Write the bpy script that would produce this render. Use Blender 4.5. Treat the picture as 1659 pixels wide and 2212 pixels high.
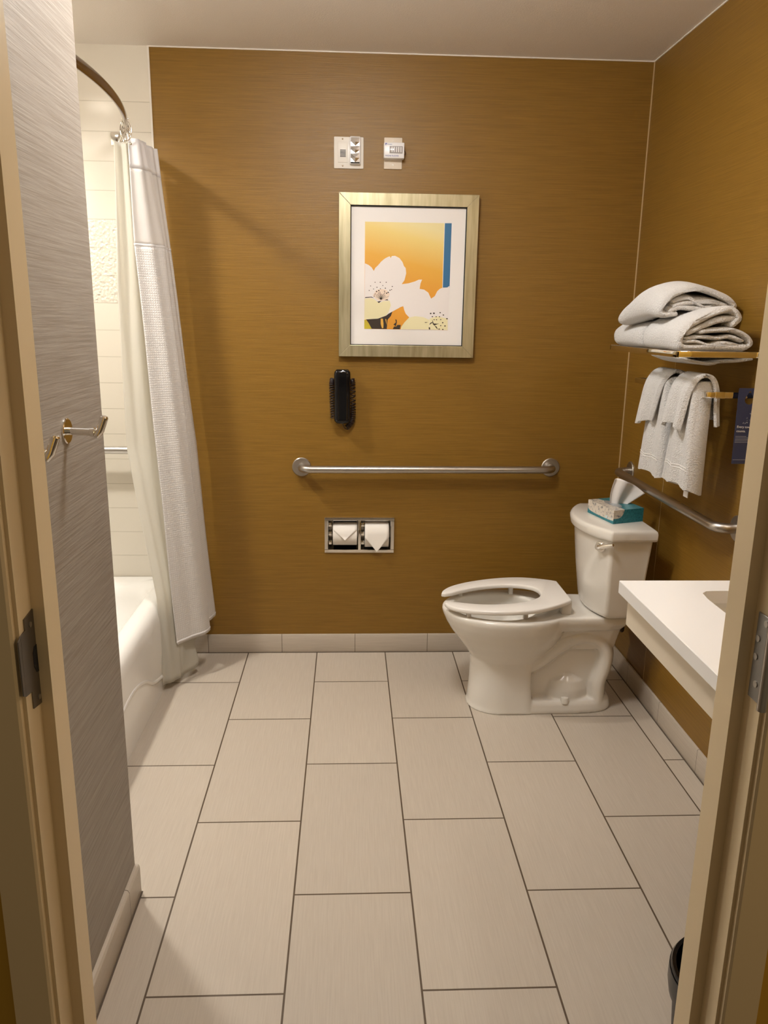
import bpy, bmesh, math, random
from mathutils import Vector, Matrix
random.seed(7)
PI = math.pi
S = bpy.context.scene
for o in list(bpy.data.objects): bpy.data.objects.remove(o, do_unlink=True)
COL = S.collection

# ------------------------------------------------------------------ camera
cam_d = bpy.data.cameras.new('camera'); cam = bpy.data.objects.new('camera', cam_d); COL.objects.link(cam)
YAW, PITCH, ROLL, FPX = 0.0475339, -0.2425616, 0.0146494, 1676.0
fw = Vector((math.sin(YAW)*math.cos(PITCH), math.cos(YAW)*math.cos(PITCH), math.sin(PITCH)))
r0 = Vector((math.cos(YAW), -math.sin(YAW), 0)); u0 = r0.cross(fw)
rt = r0*math.cos(ROLL) + u0*math.sin(ROLL); up = -r0*math.sin(ROLL) + u0*math.cos(ROLL)
mw = Matrix((rt, up, -fw)).transposed().to_4x4(); mw.translation = Vector((0.44207, -2.94086, 1.44954))
cam.matrix_world = mw
cam_d.sensor_fit = 'VERTICAL'; cam_d.sensor_height = 36.0; cam_d.lens = FPX*36.0/2212.0
cam_d.clip_start = 0.02
S.camera = cam

# ------------------------------------------------------------------ exposure, world, lamp strengths
S.view_settings.view_transform = 'Standard'; S.view_settings.look = 'None'
S.view_settings.gamma = 1.0; S.view_settings.exposure = 0.32; S.view_settings.use_curve_mapping = False
W = bpy.data.worlds.new('world'); S.world = W; W.use_nodes = True
W.node_tree.nodes['Background'].inputs[0].default_value = (1.0, 0.78, 0.5, 1)
W.node_tree.nodes['Background'].inputs[1].default_value = 0.12
L_TUB, L_ROOM, L_VAN, L_HALL_FILL = 560.0, 62.0, 16.0, 20.0
C_WARM = (1.0, 0.95, 0.87); C_NEUT = (1.0, 0.975, 0.94)

# ------------------------------------------------------------------ materials
def nt(m): return m.node_tree.nodes, m.node_tree.links
def mat(name, col, rough=0.5, metal=0.0, coat=0.0, spec=0.5, emit=None, trans=0.0):
    m = bpy.data.materials.new(name); m.use_nodes = True
    b = m.node_tree.nodes['Principled BSDF']
    b.inputs['Base Color'].default_value = (*col, 1); b.inputs['Roughness'].default_value = rough
    b.inputs['Metallic'].default_value = metal; b.inputs['Coat Weight'].default_value = coat
    b.inputs['Specular IOR Level'].default_value = spec; b.inputs['Transmission Weight'].default_value = trans
    if emit:
        b.inputs['Emission Color'].default_value = (*emit[0], 1); b.inputs['Emission Strength'].default_value = emit[1]
    return m
def bsdf(m): return m.node_tree.nodes['Principled BSDF']
def pos(m, scale=(1, 1, 1)):
    n, l = nt(m); g = n.new('ShaderNodeNewGeometry'); mp = n.new('ShaderNodeMapping')
    mp.inputs['Scale'].default_value = scale; l.new(g.outputs['Position'], mp.inputs['Vector']); return mp.outputs[0]
def noise(m, scale, sc=1.0, detail=3.0, rough=0.55):
    n, l = nt(m); t = n.new('ShaderNodeTexNoise'); t.inputs['Scale'].default_value = sc
    t.inputs['Detail'].default_value = detail; t.inputs['Roughness'].default_value = rough
    l.new(pos(m, scale), t.inputs['Vector']); return t.outputs['Fac']
def ramp(m, fac, stops):
    n, l = nt(m); r = n.new('ShaderNodeValToRGB'); e = r.color_ramp.elements
    while len(e) < len(stops): e.new(0.5)
    for k, (p, c) in enumerate(stops): e[k].position = p; e[k].color = (*c, 1)
    l.new(fac, r.inputs['Fac']); return r.outputs['Color']
def math_(m, op, a, b=None, c=None):
    n, l = nt(m); t = n.new('ShaderNodeMath'); t.operation = op
    for k, v in enumerate((a, b, c)):
        if v is None: continue
        if isinstance(v, (int, float)): t.inputs[k].default_value = v
        else: l.new(v, t.inputs[k])
    return t.outputs[0]
def sep(m, vec=None):
    n, l = nt(m); s = n.new('ShaderNodeSeparateXYZ'); l.new(vec if vec is not None else pos(m), s.inputs[0]); return s.outputs
def mix(m, fac, a, b):
    n, l = nt(m); t = n.new('ShaderNodeMix'); t.data_type = 'RGBA'
    l.new(fac, t.inputs['Factor'])
    for k, v in ((6, a), (7, b)):
        if isinstance(v, tuple): t.inputs[k].default_value = (*v, 1)
        else: l.new(v, t.inputs[k])
    return t.outputs[2]
def base(m, c): m.node_tree.links.new(c, bsdf(m).inputs['Base Color'])
def bump(m, h, dist, strength=1.0):
    n, l = nt(m); b = n.new('ShaderNodeBump'); b.inputs['Distance'].default_value = dist; b.inputs['Strength'].default_value = strength
    l.new(h, b.inputs['Height']); l.new(b.outputs[0], bsdf(m).inputs['Normal'])

def streaky(name, dark, light, scale, rough, bd=0.0006):
    m = mat(name, light, rough, spec=0.4)
    f = noise(m, scale, 1.0, 4.0, 0.62); base(m, ramp(m, f, [(0.33, dark), (0.66, light)])); bump(m, f, bd); return m
WALLPAPER = streaky('amber_wallpaper', (0.190, 0.098, 0.0120), (0.260, 0.138, 0.0205), (6, 6, 520), 0.40)
GREYPAPER = streaky('taupe_wallpaper', (0.245, 0.208, 0.170), (0.325, 0.286, 0.245), (6, 6, 190), 0.55, 0.0008)
GOLD = mat('gold_paint', (0.52, 0.30, 0.03), 0.6)
FRAME = mat('cream_frame_paint', (0.71, 0.565, 0.35), 0.42)
CEIL = mat('ceiling_paint', (0.80, 0.74, 0.68), 0.5); bump(CEIL, noise(CEIL, (1, 1, 1), 260, 2), 0.0008)
PORC = mat('porcelain', (0.76, 0.73, 0.675), 0.12, coat=0.4)
PORC_SEAT = mat('white_plastic_seat', (0.80, 0.77, 0.73), 0.22)
TUBM = mat('white_enamel', (0.85, 0.835, 0.80), 0.15, coat=0.3)
CHROME = mat('chrome', (0.86, 0.84, 0.80), 0.06, 1.0)
STEEL = mat('brushed_steel', (0.50, 0.47, 0.435), 0.36, 1.0)
DARKSTEEL = mat('dull_steel', (0.22, 0.20, 0.18), 0.42, 1.0)
BLACK = mat('glossy_black_plastic', (0.004, 0.004, 0.005), 0.13, spec=0.4)
CORDM = mat('dark_cord', (0.016, 0.007, 0.008), 0.35)
VOID = mat('dark_void', (0.004, 0.003, 0.003), 0.8)
PLAST = mat('white_plastic', (0.78, 0.74, 0.68), 0.35)
PLAST2 = mat('bright_white_plastic', (0.80, 0.79, 0.80), 0.3)
PAPER = mat('tissue_paper', (0.84, 0.80, 0.75), 0.9)
TISSUE = mat('facial_tissue', (0.88, 0.85, 0.84), 0.9)
QUARTZ = mat('white_quartz', (0.82, 0.81, 0.80), 0.22)
APRON = mat('cream_laminate', (0.66, 0.58, 0.46), 0.45)
GREYTXT = mat('grey_print', (0.30, 0.32, 0.42), 0.6)
INK = mat('blue_ink', (0.05, 0.05, 0.28), 0.5)
WHITEINK = mat('white_ink', (0.75, 0.75, 0.78), 0.6)

def terry(name, col, size=210.0, d=0.012):
    m = mat(name, col, 0.95, spec=0.15); bsdf(m).inputs['Sheen Weight'].default_value = 0.35
    f = noise(m, (1, 1, 1), size, 3, 0.7); bump(m, f, d, 0.9)
    base(m, ramp(m, f, [(0.25, tuple(c*0.9 for c in col)), (0.7, col)])); return m
TERRY = terry('white_terry', (0.90, 0.885, 0.87)); TERRY_FLAT = terry('white_terry_hem', (0.84, 0.815, 0.79), 900, 0.0006)

def cloth(name, col, transl, weave=None):
    m = bpy.data.materials.new(name); m.use_nodes = True; n, l = nt(m); out = n['Material Output']
    b = n['Principled BSDF']; b.inputs['Base Color'].default_value = (*col, 1); b.inputs['Roughness'].default_value = 0.6
    b.inputs['Specular IOR Level'].default_value = 0.25
    t = n.new('ShaderNodeBsdfTranslucent'); t.inputs[0].default_value = (*col, 1)
    mx = n.new('ShaderNodeMixShader'); mx.inputs[0].default_value = transl
    l.new(b.outputs[0], mx.inputs[1]); l.new(t.outputs[0], mx.inputs[2]); l.new(mx.outputs[0], out.inputs[0])
    if weave:
        uv = n.new('ShaderNodeUVMap'); mp = n.new('ShaderNodeMapping'); mp.inputs['Scale'].default_value = (1/weave, 1/weave, 1)
        l.new(uv.outputs[0], mp.inputs[0]); s = sep(m, mp.outputs[0])
        a = math_(m, 'PINGPONG', s[0], 0.5); c = math_(m, 'PINGPONG', s[1], 0.5)
        h = math_(m, 'MINIMUM', a, c); bump(m, h, 0.0022, 0.8)
        base(m, ramp(m, h, [(0.0, tuple(v*0.86 for v in col)), (0.22, col)]))
    return m
VOILE = cloth('white_voile', (0.82, 0.79, 0.765), 0.35)
HEMCL = cloth('white_hem_cloth', (0.80, 0.775, 0.77), 0.15)
WAFFLE = cloth('white_waffle_cloth', (0.82, 0.79, 0.765), 0.2, 0.0085)
LINER = cloth('translucent_liner', (0.84, 0.82, 0.76), 0.62)

# floor tile: 12 x 24 in running bond, grout lines
FLOOR = mat('floor_tile', (0.6, 0.5, 0.4), 0.38, spec=0.4)
n, l = nt(FLOOR); s = sep(FLOOR); cb = n.new('ShaderNodeCombineXYZ'); l.new(s[1], cb.inputs[0]); l.new(s[0], cb.inputs[1])
bk = n.new('ShaderNodeTexBrick'); l.new(cb.outputs[0], bk.inputs['Vector']); bk.offset = 0.5; bk.offset_frequency = 2
for k, v in (('Scale', 1.0), ('Mortar Size', 0.0024), ('Mortar Smooth', 0.1), ('Bias', 0.0), ('Brick Width', 0.6096), ('Row Height', 0.3048)): bk.inputs[k].default_value = v
bk.inputs['Color1'].default_value = (1, 1, 1, 1); bk.inputs['Color2'].default_value = (0.94, 0.94, 0.94, 1); bk.inputs['Mortar'].default_value = (0, 0, 0, 1)
st = ramp(FLOOR, noise(FLOOR, (260, 9, 1), 1.0, 3), [(0.3, (0.485, 0.422, 0.348)), (0.7, (0.54, 0.476, 0.397))])
mu = n.new('ShaderNodeMix'); mu.data_type = 'RGBA'; mu.blend_type = 'MULTIPLY'; mu.inputs[0].default_value = 1.0
l.new(st, mu.inputs[6]); l.new(bk.outputs['Color'], mu.inputs[7])
base(FLOOR, mix(FLOOR, bk.outputs['Fac'], mu.outputs[2], (0.105, 0.075, 0.05)))
bump(FLOOR, math_(FLOOR, 'SUBTRACT', 1.0, bk.outputs['Fac']), 0.001)

def joint_tile(name, axis, origin, spacing):
    m = mat(name, (0.58, 0.49, 0.385), 0.4, spec=0.4); s = sep(m)
    f = math_(m, 'FRACT', math_(m, 'DIVIDE', math_(m, 'SUBTRACT', s[axis], origin), spacing))
    g = math_(m, 'LESS_THAN', f, 0.0022/spacing)
    st = ramp(m, noise(m, (9, 9, 220), 1.0, 3), [(0.3, (0.485, 0.422, 0.348)), (0.7, (0.54, 0.476, 0.397))])
    base(m, mix(m, g, st, (0.12, 0.09, 0.06))); return m
BASE_B = joint_tile('base_tile_back', 0, -0.177, 0.325); BASE_R = joint_tile('base_tile_right', 1, -0.035, 0.3275)
BASE_L = joint_tile('base_tile_left', 1, -1.295, 0.3275)

# glossy cream wall tile in the tub alcove
TILE = mat('cream_wall_tile', (0.78, 0.71, 0.60), 0.16, spec=0.5)
s = sep(TILE); zt = math_(TILE, 'DIVIDE', math_(TILE, 'SUBTRACT', 2.234, s[2]), 0.1048); fr = math_(TILE, 'FRACT', zt)
gl = math_(TILE, 'MULTIPLY', math_(TILE, 'LESS_THAN', fr, 0.02), math_(TILE, 'LESS_THAN', s[2], 2.24))
base(TILE, mix(TILE, gl, (0.74, 0.69, 0.595), (0.55, 0.50, 0.41)))
band = math_(TILE, 'MULTIPLY', math_(TILE, 'LESS_THAN', s[2], 1.813), math_(TILE, 'GREATER_THAN', s[2], 1.502))
hh = math_(TILE, 'MULTIPLY', band, noise(TILE, (1, 1, 1), 95, 1, 0.4))
bump(TILE, math_(TILE, 'SUBTRACT', math_(TILE, 'MULTIPLY', hh, 1.6), math_(TILE, 'MULTIPLY', gl, 0.35)), 0.004)

# picture frame: champagne brushed foil
FOIL = mat('champagne_foil', (0.42, 0.37, 0.235), 0.38, 0.65)
base(FOIL, ramp(FOIL, noise(FOIL, (60, 60, 5), 1.0, 3), [(0.3, (0.36, 0.315, 0.19)), (0.7, (0.52, 0.47, 0.31))]))

# ------------------------------------------------------------------ mesh helpers
class MB:
    def __init__(s): s.bm = bmesh.new(); s.mi = 0
    def _tag(s, faces):
        for f in faces: f.material_index = s.mi
    def box(s, x0, x1, y0, y1, z0, z1, bev=0.0, seg=2):
        t = bmesh.new(); bmesh.ops.create_cube(t, size=1.0)
        for v in t.verts: v.co = Vector(((x0+x1)/2 + v.co.x*(x1-x0), (y0+y1)/2 + v.co.y*(y1-y0), (z0+z1)/2 + v.co.z*(z1-z0)))
        if bev: bmesh.ops.bevel(t, geom=t.edges[:], offset=bev, segments=seg, profile=0.5, affect='EDGES')
        s.add(t); return s
    def add(s, t, M=None):
        mp = {}
        for v in t.verts: mp[v] = s.bm.verts.new(M @ v.co if M else v.co)
        for f in t.faces:
            try: g = s.bm.faces.new([mp[v] for v in f.verts]); g.material_index = s.mi
            except ValueError: pass
        t.free()
    def loft(s, rings, cap0=True, cap1=True, closed=True):
        R = [[s.bm.verts.new(p) for p in r] for r in rings]; nn = len(R[0])
        for a, b in zip(R[:-1], R[1:]):
            for k in range(nn if closed else nn-1):
                f = s.bm.faces.new((a[k], a[(k+1) % nn], b[(k+1) % nn], b[k])); f.material_index = s.mi
        if cap0: f = s.bm.faces.new(R[0][::-1]); f.material_index = s.mi
        if cap1: f = s.bm.faces.new(R[-1]); f.material_index = s.mi
        return s
    def tube(s, path, r, seg=10, cap=True, sc=None, up=None):
        P = [Vector(p) for p in path]; rings = []
        prev = None
        for i, p in enumerate(P):
            t = (P[min(i+1, len(P)-1)] - P[max(i-1, 0)]).normalized()
            if prev is None:
                a = Vector(up) if up else (Vector((0, 0, 1)) if abs(t.z) < 0.9 else Vector((1, 0, 0)))
                nrm = (a - t*a.dot(t)).normalized()
            else: nrm = (prev - t*prev.dot(t)).normalized()
            prev = nrm; b = t.cross(nrm); rr = r[i] if isinstance(r, (list, tuple)) else r
            s1, s2 = sc if sc else (1, 1)
            rings.append([p + (nrm*math.cos(2*PI*k/seg)*s1 + b*math.sin(2*PI*k/seg)*s2)*rr for k in range(seg)])
        return s.loft(rings, cap, cap)
    def cyl(s, a, b, r, seg=24, r2=None): return s.tube([a, b], [r, r2 if r2 is not None else r], seg)
    def lathe(s, prof, c, axis=2, seg=40):
        rings = []
        for r, h in prof:
            ring = []
            for k in range(seg):
                q = [r*math.cos(2*PI*k/seg), r*math.sin(2*PI*k/seg)]
                v = [0, 0, 0]; o = [i for i in range(3) if i != axis]; v[o[0]], v[o[1]], v[axis] = q[0], q[1], h
                ring.append(Vector(c) + Vector(v))
            rings.append(ring)
        return s.loft(rings, prof[0][0] > 1e-6, prof[-1][0] > 1e-6)
    def prism(s, pts, d, bev=0.0):          # polygon of 3-D points, extruded by d
        d = Vector(d); t = bmesh.new(); a = [t.verts.new(Vector(p)) for p in pts]; b = [t.verts.new(Vector(p)+d) for p in pts]
        t.faces.new(a[::-1]); t.faces.new(b)
        for k in range(len(a)): t.faces.new((a[k], a[(k+1) % len(a)], b[(k+1) % len(a)], b[k]))
        if bev: bmesh.ops.bevel(t, geom=t.edges[:], offset=bev, segments=2, profile=0.5, affect='EDGES')
        s.add(t); return s
    def poly(s, pts, dense=False):
        f = s.bm.faces.new([s.bm.verts.new(Vector(p)) for p in pts]); f.material_index = s.mi; return s
    def grid(s, rows, uvs=None):
        V = [[s.bm.verts.new(p) for p in r] for r in rows]
        uvl = s.bm.loops.layers.uv.verify() if uvs else None
        for i in range(len(V)-1):
            for j in range(len(V[0])-1):
                idx = ((i, j), (i, j+1), (i+1, j+1), (i+1, j))
                f = s.bm.faces.new([V[a][b] for a, b in idx]); f.material_index = s.mi
                if uvs:
                    for lp, (a, b) in zip(f.loops, idx): lp[uvl].uv = uvs[a][b]
        return s
    def obj(s, name, mats, parent=None, smooth=35, normals=True):
        if normals: bmesh.ops.recalc_face_normals(s.bm, faces=s.bm.faces[:])
        me = bpy.data.meshes.new(name); s.bm.to_mesh(me); s.bm.free()
        for m in (mats if isinstance(mats, (list, tuple)) else [mats]): me.materials.append(m)
        if smooth:
            me.shade_smooth()
            if smooth < 180: me.set_sharp_from_angle(angle=math.radians(smooth))
        o = bpy.data.objects.new(name, me); COL.objects.link(o)
        if parent:
            o.parent = parent
            if parent.type == 'EMPTY': o.location = -parent.location
        return o
def thing(name, label, cat, loc, group=None):
    o = bpy.data.objects.new(name, None); COL.objects.link(o); o.location = loc; o.empty_display_size = 0.05
    o['label'] = label; o['category'] = cat
    if group: o['group'] = group
    return o
def tag(o, label, cat, group=None):
    o['label'] = label; o['category'] = cat
    if group: o['group'] = group
    return o
def struct(o): o['kind'] = 'structure'; return o
def cr(pts, n=8):                              # Catmull-Rom resample
    P = [Vector(p) for p in pts]; P = [P[0]*2-P[1]] + P + [P[-1]*2-P[-2]]; out = []
    for i in range(1, len(P)-2):
        for k in range(n):
            t = k/n; a, b, c, d = P[i-1:i+3]
            out.append(0.5*((2*b)+(c-a)*t+(2*a-5*b+4*c-d)*t*t+(3*b-a-3*c+d)*t**3))
    out.append(P[-2].copy()); return out
def rrect(x0, x1, y0, y1, z, r, n=6):
    out = []
    for cx, cy, a0 in ((x1-r, y1-r, 0), (x0+r, y1-r, PI/2), (x0+r, y0+r, PI), (x1-r, y0+r, 1.5*PI)):
        for k in range(n+1):
            a = a0 + k*PI/2/n; out.append(Vector((cx+r*math.cos(a), cy+r*math.sin(a), z)))
    return out
def text_mesh(body, size, loc, xdir, ydir, name, m, parent, bold=0.0):
    cu = bpy.data.curves.new('t', 'FONT'); cu.body = body; cu.size = size; cu.extrude = 0.0002; cu.offset = bold
    ob = bpy.data.objects.new('t', cu); COL.objects.link(ob)
    dg = bpy.context.evaluated_depsgraph_get(); me = bpy.data.meshes.new_from_object(ob.evaluated_get(dg))
    bpy.data.objects.remove(ob, do_unlink=True); bpy.data.curves.remove(cu)
    X = Vector(xdir).normalized(); Y = Vector(ydir).normalized(); Z = X.cross(Y)
    for v in me.vertices: v.co = Vector(loc) + X*v.co.x + Y*v.co.y + Z*v.co.z
    me.materials.clear(); me.materials.append(m); me.name = name
    o = bpy.data.objects.new(name, me); COL.objects.link(o)
    o.parent = parent
    if parent.type == 'EMPTY': o.location = -parent.location
    return o

XR, YB, XL, ZC = 1.608, 0.302, -0.102, 2.424
# ------------------------------------------------------------------ setting
struct(MB().box(-1.25, 1.78, -2.062, 0.45, -0.1, 0.0).obj('floor', FLOOR, smooth=0))
struct(MB().box(-1.6, 2.6, -3.9, -2.0622, -0.1, -0.002).obj('floor_hall', mat('hall_carpet', (0.12, 0.09, 0.06), 0.95), smooth=0))
struct(MB().box(-1.25, 1.78, -2.05, 0.45, ZC, ZC+0.1).obj('ceiling', CEIL, smooth=0))
wb = MB()                                     # back wall, pierced for the recessed roll holder
hx0, hx1, hz0, hz1 = 0.350, 0.632, 0.474, 0.612
for b in ((-0.306, XR+0.15, hz1, ZC), (-0.306, XR+0.15, 0, hz0), (-0.306, hx0, hz0, hz1), (hx1, XR+0.15, hz0, hz1)):
    wb.box(b[0], b[1], YB, YB+0.12, b[2], b[3])
struct(wb.obj('wall_back', WALLPAPER, smooth=0))
struct(MB().box(XR, XR+0.12, -2.06, YB, 0, ZC).obj('wall_right', WALLPAPER, smooth=0))
struct(MB().box(-1.2, -0.306, YB, YB+0.12, 0, ZC).obj('wall_tub_end', TILE, smooth=0))
struct(MB().box(-1.2, -1.08, -1.2, YB, 0, ZC).obj('wall_tub_side', TILE, smooth=0))
struct(MB().box(-1.2, XL, -1.975, -1.2, 0, ZC).obj('wall_left', GREYPAPER, smooth=0))
wf = MB(); wf.box(-1.6, 0.03, -2.058, -1.975, 0, ZC+0.1); wf.box(0.99, 2.6, -2.058, -1.975, 0, ZC+0.1); wf.box(0.03, 0.99, -2.058, -1.975, 2.06, ZC+0.1)
struct(wf.obj('wall_front', GOLD, smooth=0))
bb = MB().box(-0.292, 1.598, 0.292, YB, 0, 0.086, 0.003); struct(bb.obj('baseboard_back', BASE_B))
struct(MB().box(1.598, XR, -1.974, 0.292, 0, 0.086, 0.003).obj('baseboard_right', BASE_R))
bl = MB().prism([(-0.102, -1.974, 0), (-0.0905, -1.974, 0), (-0.0905, -1.974, 0.076), (-0.094, -1.974, 0.084), (-0.102, -1.974, 0.086)], (0, 0.778, 0), 0.001)
struct(bl.obj('baseboard_left', BASE_L))
# dark floor joint under each base tile
GROUT = mat('dark_grout', (0.10, 0.072, 0.05), 0.8)
struct(MB().box(-0.291, 1.5955, 0.2885, 0.2925, -0.001, 0.0012).box(1.594, 1.598, -1.97, 0.2885, -0.001, 0.0012).box(-0.0905, -0.0865, -1.97, -1.196, -0.001, 0.0012).obj('trim_1', GROUT, smooth=0))
CAULK = mat('tan_caulk', (0.55, 0.40, 0.22), 0.5)
struct(MB().box(XR-0.0035, XR, YB-0.0035, YB, 0.086, ZC).obj('trim_2', CAULK, smooth=0))
WCAULK = mat('white_caulk', (0.78, 0.73, 0.66), 0.5)
struct(MB().box(-0.309, -0.302, YB-0.0035, YB, 0.36, ZC).box(-0.302, XR, YB-0.004, YB, ZC-0.004, ZC).box(XR-0.004, XR, -1.97, YB, ZC-0.004, ZC).obj('trim_3', WCAULK, smooth=0))
struct(MB().box(XR-0.0008, XR, -0.1745, -0.173, 0.086, 1.36).obj('trim_4', CAULK, smooth=0))
# door frame: welded steel profile extruded, mirrored about the opening
prof = [(0.066, -1.973), (0.066, -2.018), (0.0500, -2.018), (0.0500, -2.058), (0.0455, -2.058), (0.0455, -2.0655), (0.0425, -2.068), (-0.004, -2.068), (-0.004, -2.06), (0.02, -2.05), (0.02, -1.980), (0.03, -1.973)]
CX = 1.0205
fr_ = MB()
fr_.prism([(x, y, 0) for x, y in prof], (0, 0, 2.06)); fr_.prism([(CX-x, y, 0) for x, y in prof], (0, 0, 2.06))
fr_.box(0.066, CX-0.066, -2.018, -1.973, 2.03, 2.06); fr_.box(0.05, CX-0.05, -2.058, -2.018, 2.046, 2.06); fr_.box(-0.004, CX+0.004, -2.068, -2.058, 2.046, 2.10)
door = struct(fr_.obj('door_1', FRAME, smooth=0))
door['label'] = 'cream painted steel door frame around the open doorway'
sp = MB().prism([(0.0502, -2.0145, 1.0965), (0.0502, -2.045, 1.092), (0.0502, -2.045, 1.078), (0.0502, -2.060, 1.076), (0.0502, -2.060, 0.998), (0.0502, -2.042, 0.996), (0.0502, -2.042, 0.9725), (0.0502, -2.0145, 0.968)], (0.0016, 0, 0))
sp.prism([(0.0502, -2.060, 1.076), (0.0502, -2.067, 1.072), (0.0502, -2.067, 1.002), (0.0502, -2.060, 0.998)], (-0.0016+0.0032, 0, 0), 0.0004)
spo = sp.obj('strike_plate', DARKSTEEL, door, smooth=0); spo['label'] = 'dull grey steel strike plate'
MB().prism([(0.0518, -2.0165+dy, 1.032+dz) for dy, dz in ((0, .017), (-.009, .017), (-.014, .01), (-.014, -.008), (-.008, -.018), (0, -.02))], (0.0004, 0, 0)).obj('latch_hole', VOID, spo, smooth=0)
for z in (1.080, 0.980): MB().cyl((0.0516, -2.030 if z > 1 else -2.024, z), (0.0528, -2.030 if z > 1 else -2.024, z), 0.0035, 14).obj('screw', STEEL, spo)
hx = CX-0.05
hg = MB().box(hx-0.0022, hx-0.0002, -2.062, -2.0285, 0.977, 1.094, 0.0006, 1); hgo = hg.obj('hinge', mat('satin_hinge_steel', (0.30, 0.29, 0.275), 0.38, 0.85), door); hgo['label'] = 'grey steel hinge leaf'
MB().cyl((hx-0.004, -2.068, 0.975), (hx-0.004, -2.068, 1.096), 0.006, 16).obj('knuckle', STEEL, hgo)
for z, y in ((1.060, -2.036), (1.035, -2.036), (1.000, -2.044), (1.085, -2.05)):
    MB().lathe([(0.0045, -0.0012), (0.0045, 0), (0.0018, 0.0002)][::-1], (hx-0.0022, y, z), 0, 16).obj('screw', STEEL, hgo)

# ------------------------------------------------------------------ lamps (own light in each)
def emis(name, col, st): return mat(name, (0.9, 0.88, 0.82), 0.4, emit=(col, st))
t = thing('ceiling_downlight', 'round downlight on the ceiling above the bathtub with a can added to cut its spill', 'ceiling light', (-0.69, -0.40, ZC))
MB().lathe([(0.071, ZC), (0.100, ZC), (0.100, ZC-0.045), (0.071, ZC-0.045), (0.071, ZC)], (-0.69, -0.40, 0)).obj('added_baffle', PLAST, t)  # can added below the ceiling to keep lamp light off the top tiles
MB().lathe([(0.0, ZC-0.003), (0.069, ZC-0.003), (0.069, ZC), (0.0, ZC)], (-0.69, -0.40, 0)).obj('lamp_lens', emis('tub_lamp', C_WARM, L_TUB), t)
t = thing('flush_ceiling_light', 'round flush dome ceiling light in the middle of the bathroom ceiling', 'ceiling light', (0.42, -1.0, ZC))
MB().lathe([(0.0, ZC), (0.165, ZC), (0.165, ZC-0.02), (0.0, ZC-0.02)], (0.42, -1.0, 0)).obj('fixture_base', CHROME, t)
MB().lathe([(0.150, ZC-0.02), (0.155, ZC-0.06), (0.145, ZC-0.085), (0.11, ZC-0.102), (0.05, ZC-0.110), (0.0, ZC-0.111)], (0.42, -1.0, 0)).obj('glass_shade', emis('room_lamp', C_NEUT, L_ROOM), t)
t = thing('vanity_light', 'bar light on the right wall above the vanity', 'wall lamp', (XR, -1.55, 2.0))
MB().box(XR-0.03, XR, -1.70, -1.40, 1.96, 2.04, 0.004).obj('backplate', CHROME, t)
MB().cyl((XR-0.08, -1.84, 2.0), (XR-0.08, -1.26, 2.0), 0.035, 24).obj('tube_shade', emis('vanity_lamp', C_WARM, L_VAN), t)
for y in (-1.62, -1.48): MB().cyl((XR-0.03, y, 2.0), (XR-0.06, y, 2.0), 0.01, 12).obj('arm', CHROME, t)
t = thing('hall_fill_lamp', 'unseen fill lamp added in the hallway to brighten the right door casing', 'wall lamp', (2.0, -2.75, 1.5))  # unseen lamp added so the right casing gets more light than the left
MB().lathe([(0.11, 1.40), (0.08, 1.62)], (2.0, -2.75, 0)).obj('fill_shade', emis('hall_fill_glow', (1.0, 0.72, 0.40), L_HALL_FILL), t)
MB().cyl((2.0, -2.75, 1.3), (2.0, -2.75, 1.45), 0.012, 12).obj('stem', CHROME, t)

# ------------------------------------------------------------------ toilet
YT = -0.172
toilet = thing('toilet', 'white two-piece toilet with open-front seat standing against the right wall', 'toilet', (1.18, YT, 0))
def egg(xf, xb, hw, xm, z, n=56, p=2.0, pb=2.0):
    out = []
    for k in range(n):
        a = 2*PI*k/n; c, s_ = math.cos(a), math.sin(a); e = p if c > 0 else pb
        cc = math.copysign(abs(c)**(2/e), c); ss = math.copysign(abs(s_)**(2/e), s_)
        out.append(Vector(((xm - cc*(xm-xf)) if c > 0 else (xm - cc*(xb-xm)), YT + ss*hw, z)))
    return out
bw = MB()
outer = [(0.0, .905, 1.150, .122, 1.05, 2.2, 9), (0.02, .911, 1.148, .119, 1.05, 2.2, 9), (.10, .916, 1.142, .114, 1.05, 2.2, 8), (.165, .918, 1.14, .113, 1.05, 2.2, 7),
         (.205, .914, 1.18, .116, 1.05, 2.1, 3), (.235, .895, 1.22, .130, 1.05, 2, 2.3), (.27, .868, 1.25, .151, 1.05, 2, 2.2), (.31, .838, 1.27, .172, 1.05, 2, 2.2),
         (.345, .817, 1.28, .185, 1.05, 2, 2.2), (.375, .804, 1.285, .192, 1.05, 2, 2.2), (.390, .801, 1.285, .193, 1.05, 2, 2.2), (.398, .807, 1.28, .188, 1.05, 2, 2.2)]
rings = [egg(xf, xb, hw, xm, z, p=p_, pb=pb_) for z, xf, xb, hw, xm, p_, pb_ in outer]
inner = [(.398, .836, 1.165, .150, 1.02), (.39, .842, 1.16, .145, 1.02), (.36, .838, 1.165, .150, 1.02), (.31, .86, 1.155, .138, 1.02), (.25, .90, 1.13, .105, 1.02), (.205, .95, 1.09, .065, 1.02), (.19, .98, 1.06, .035, 1.02)]
rings += [egg(xf, xb, hw, xm, z) for z, xf, xb, hw, xm in inner]
bw.loft(rings)
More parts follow.
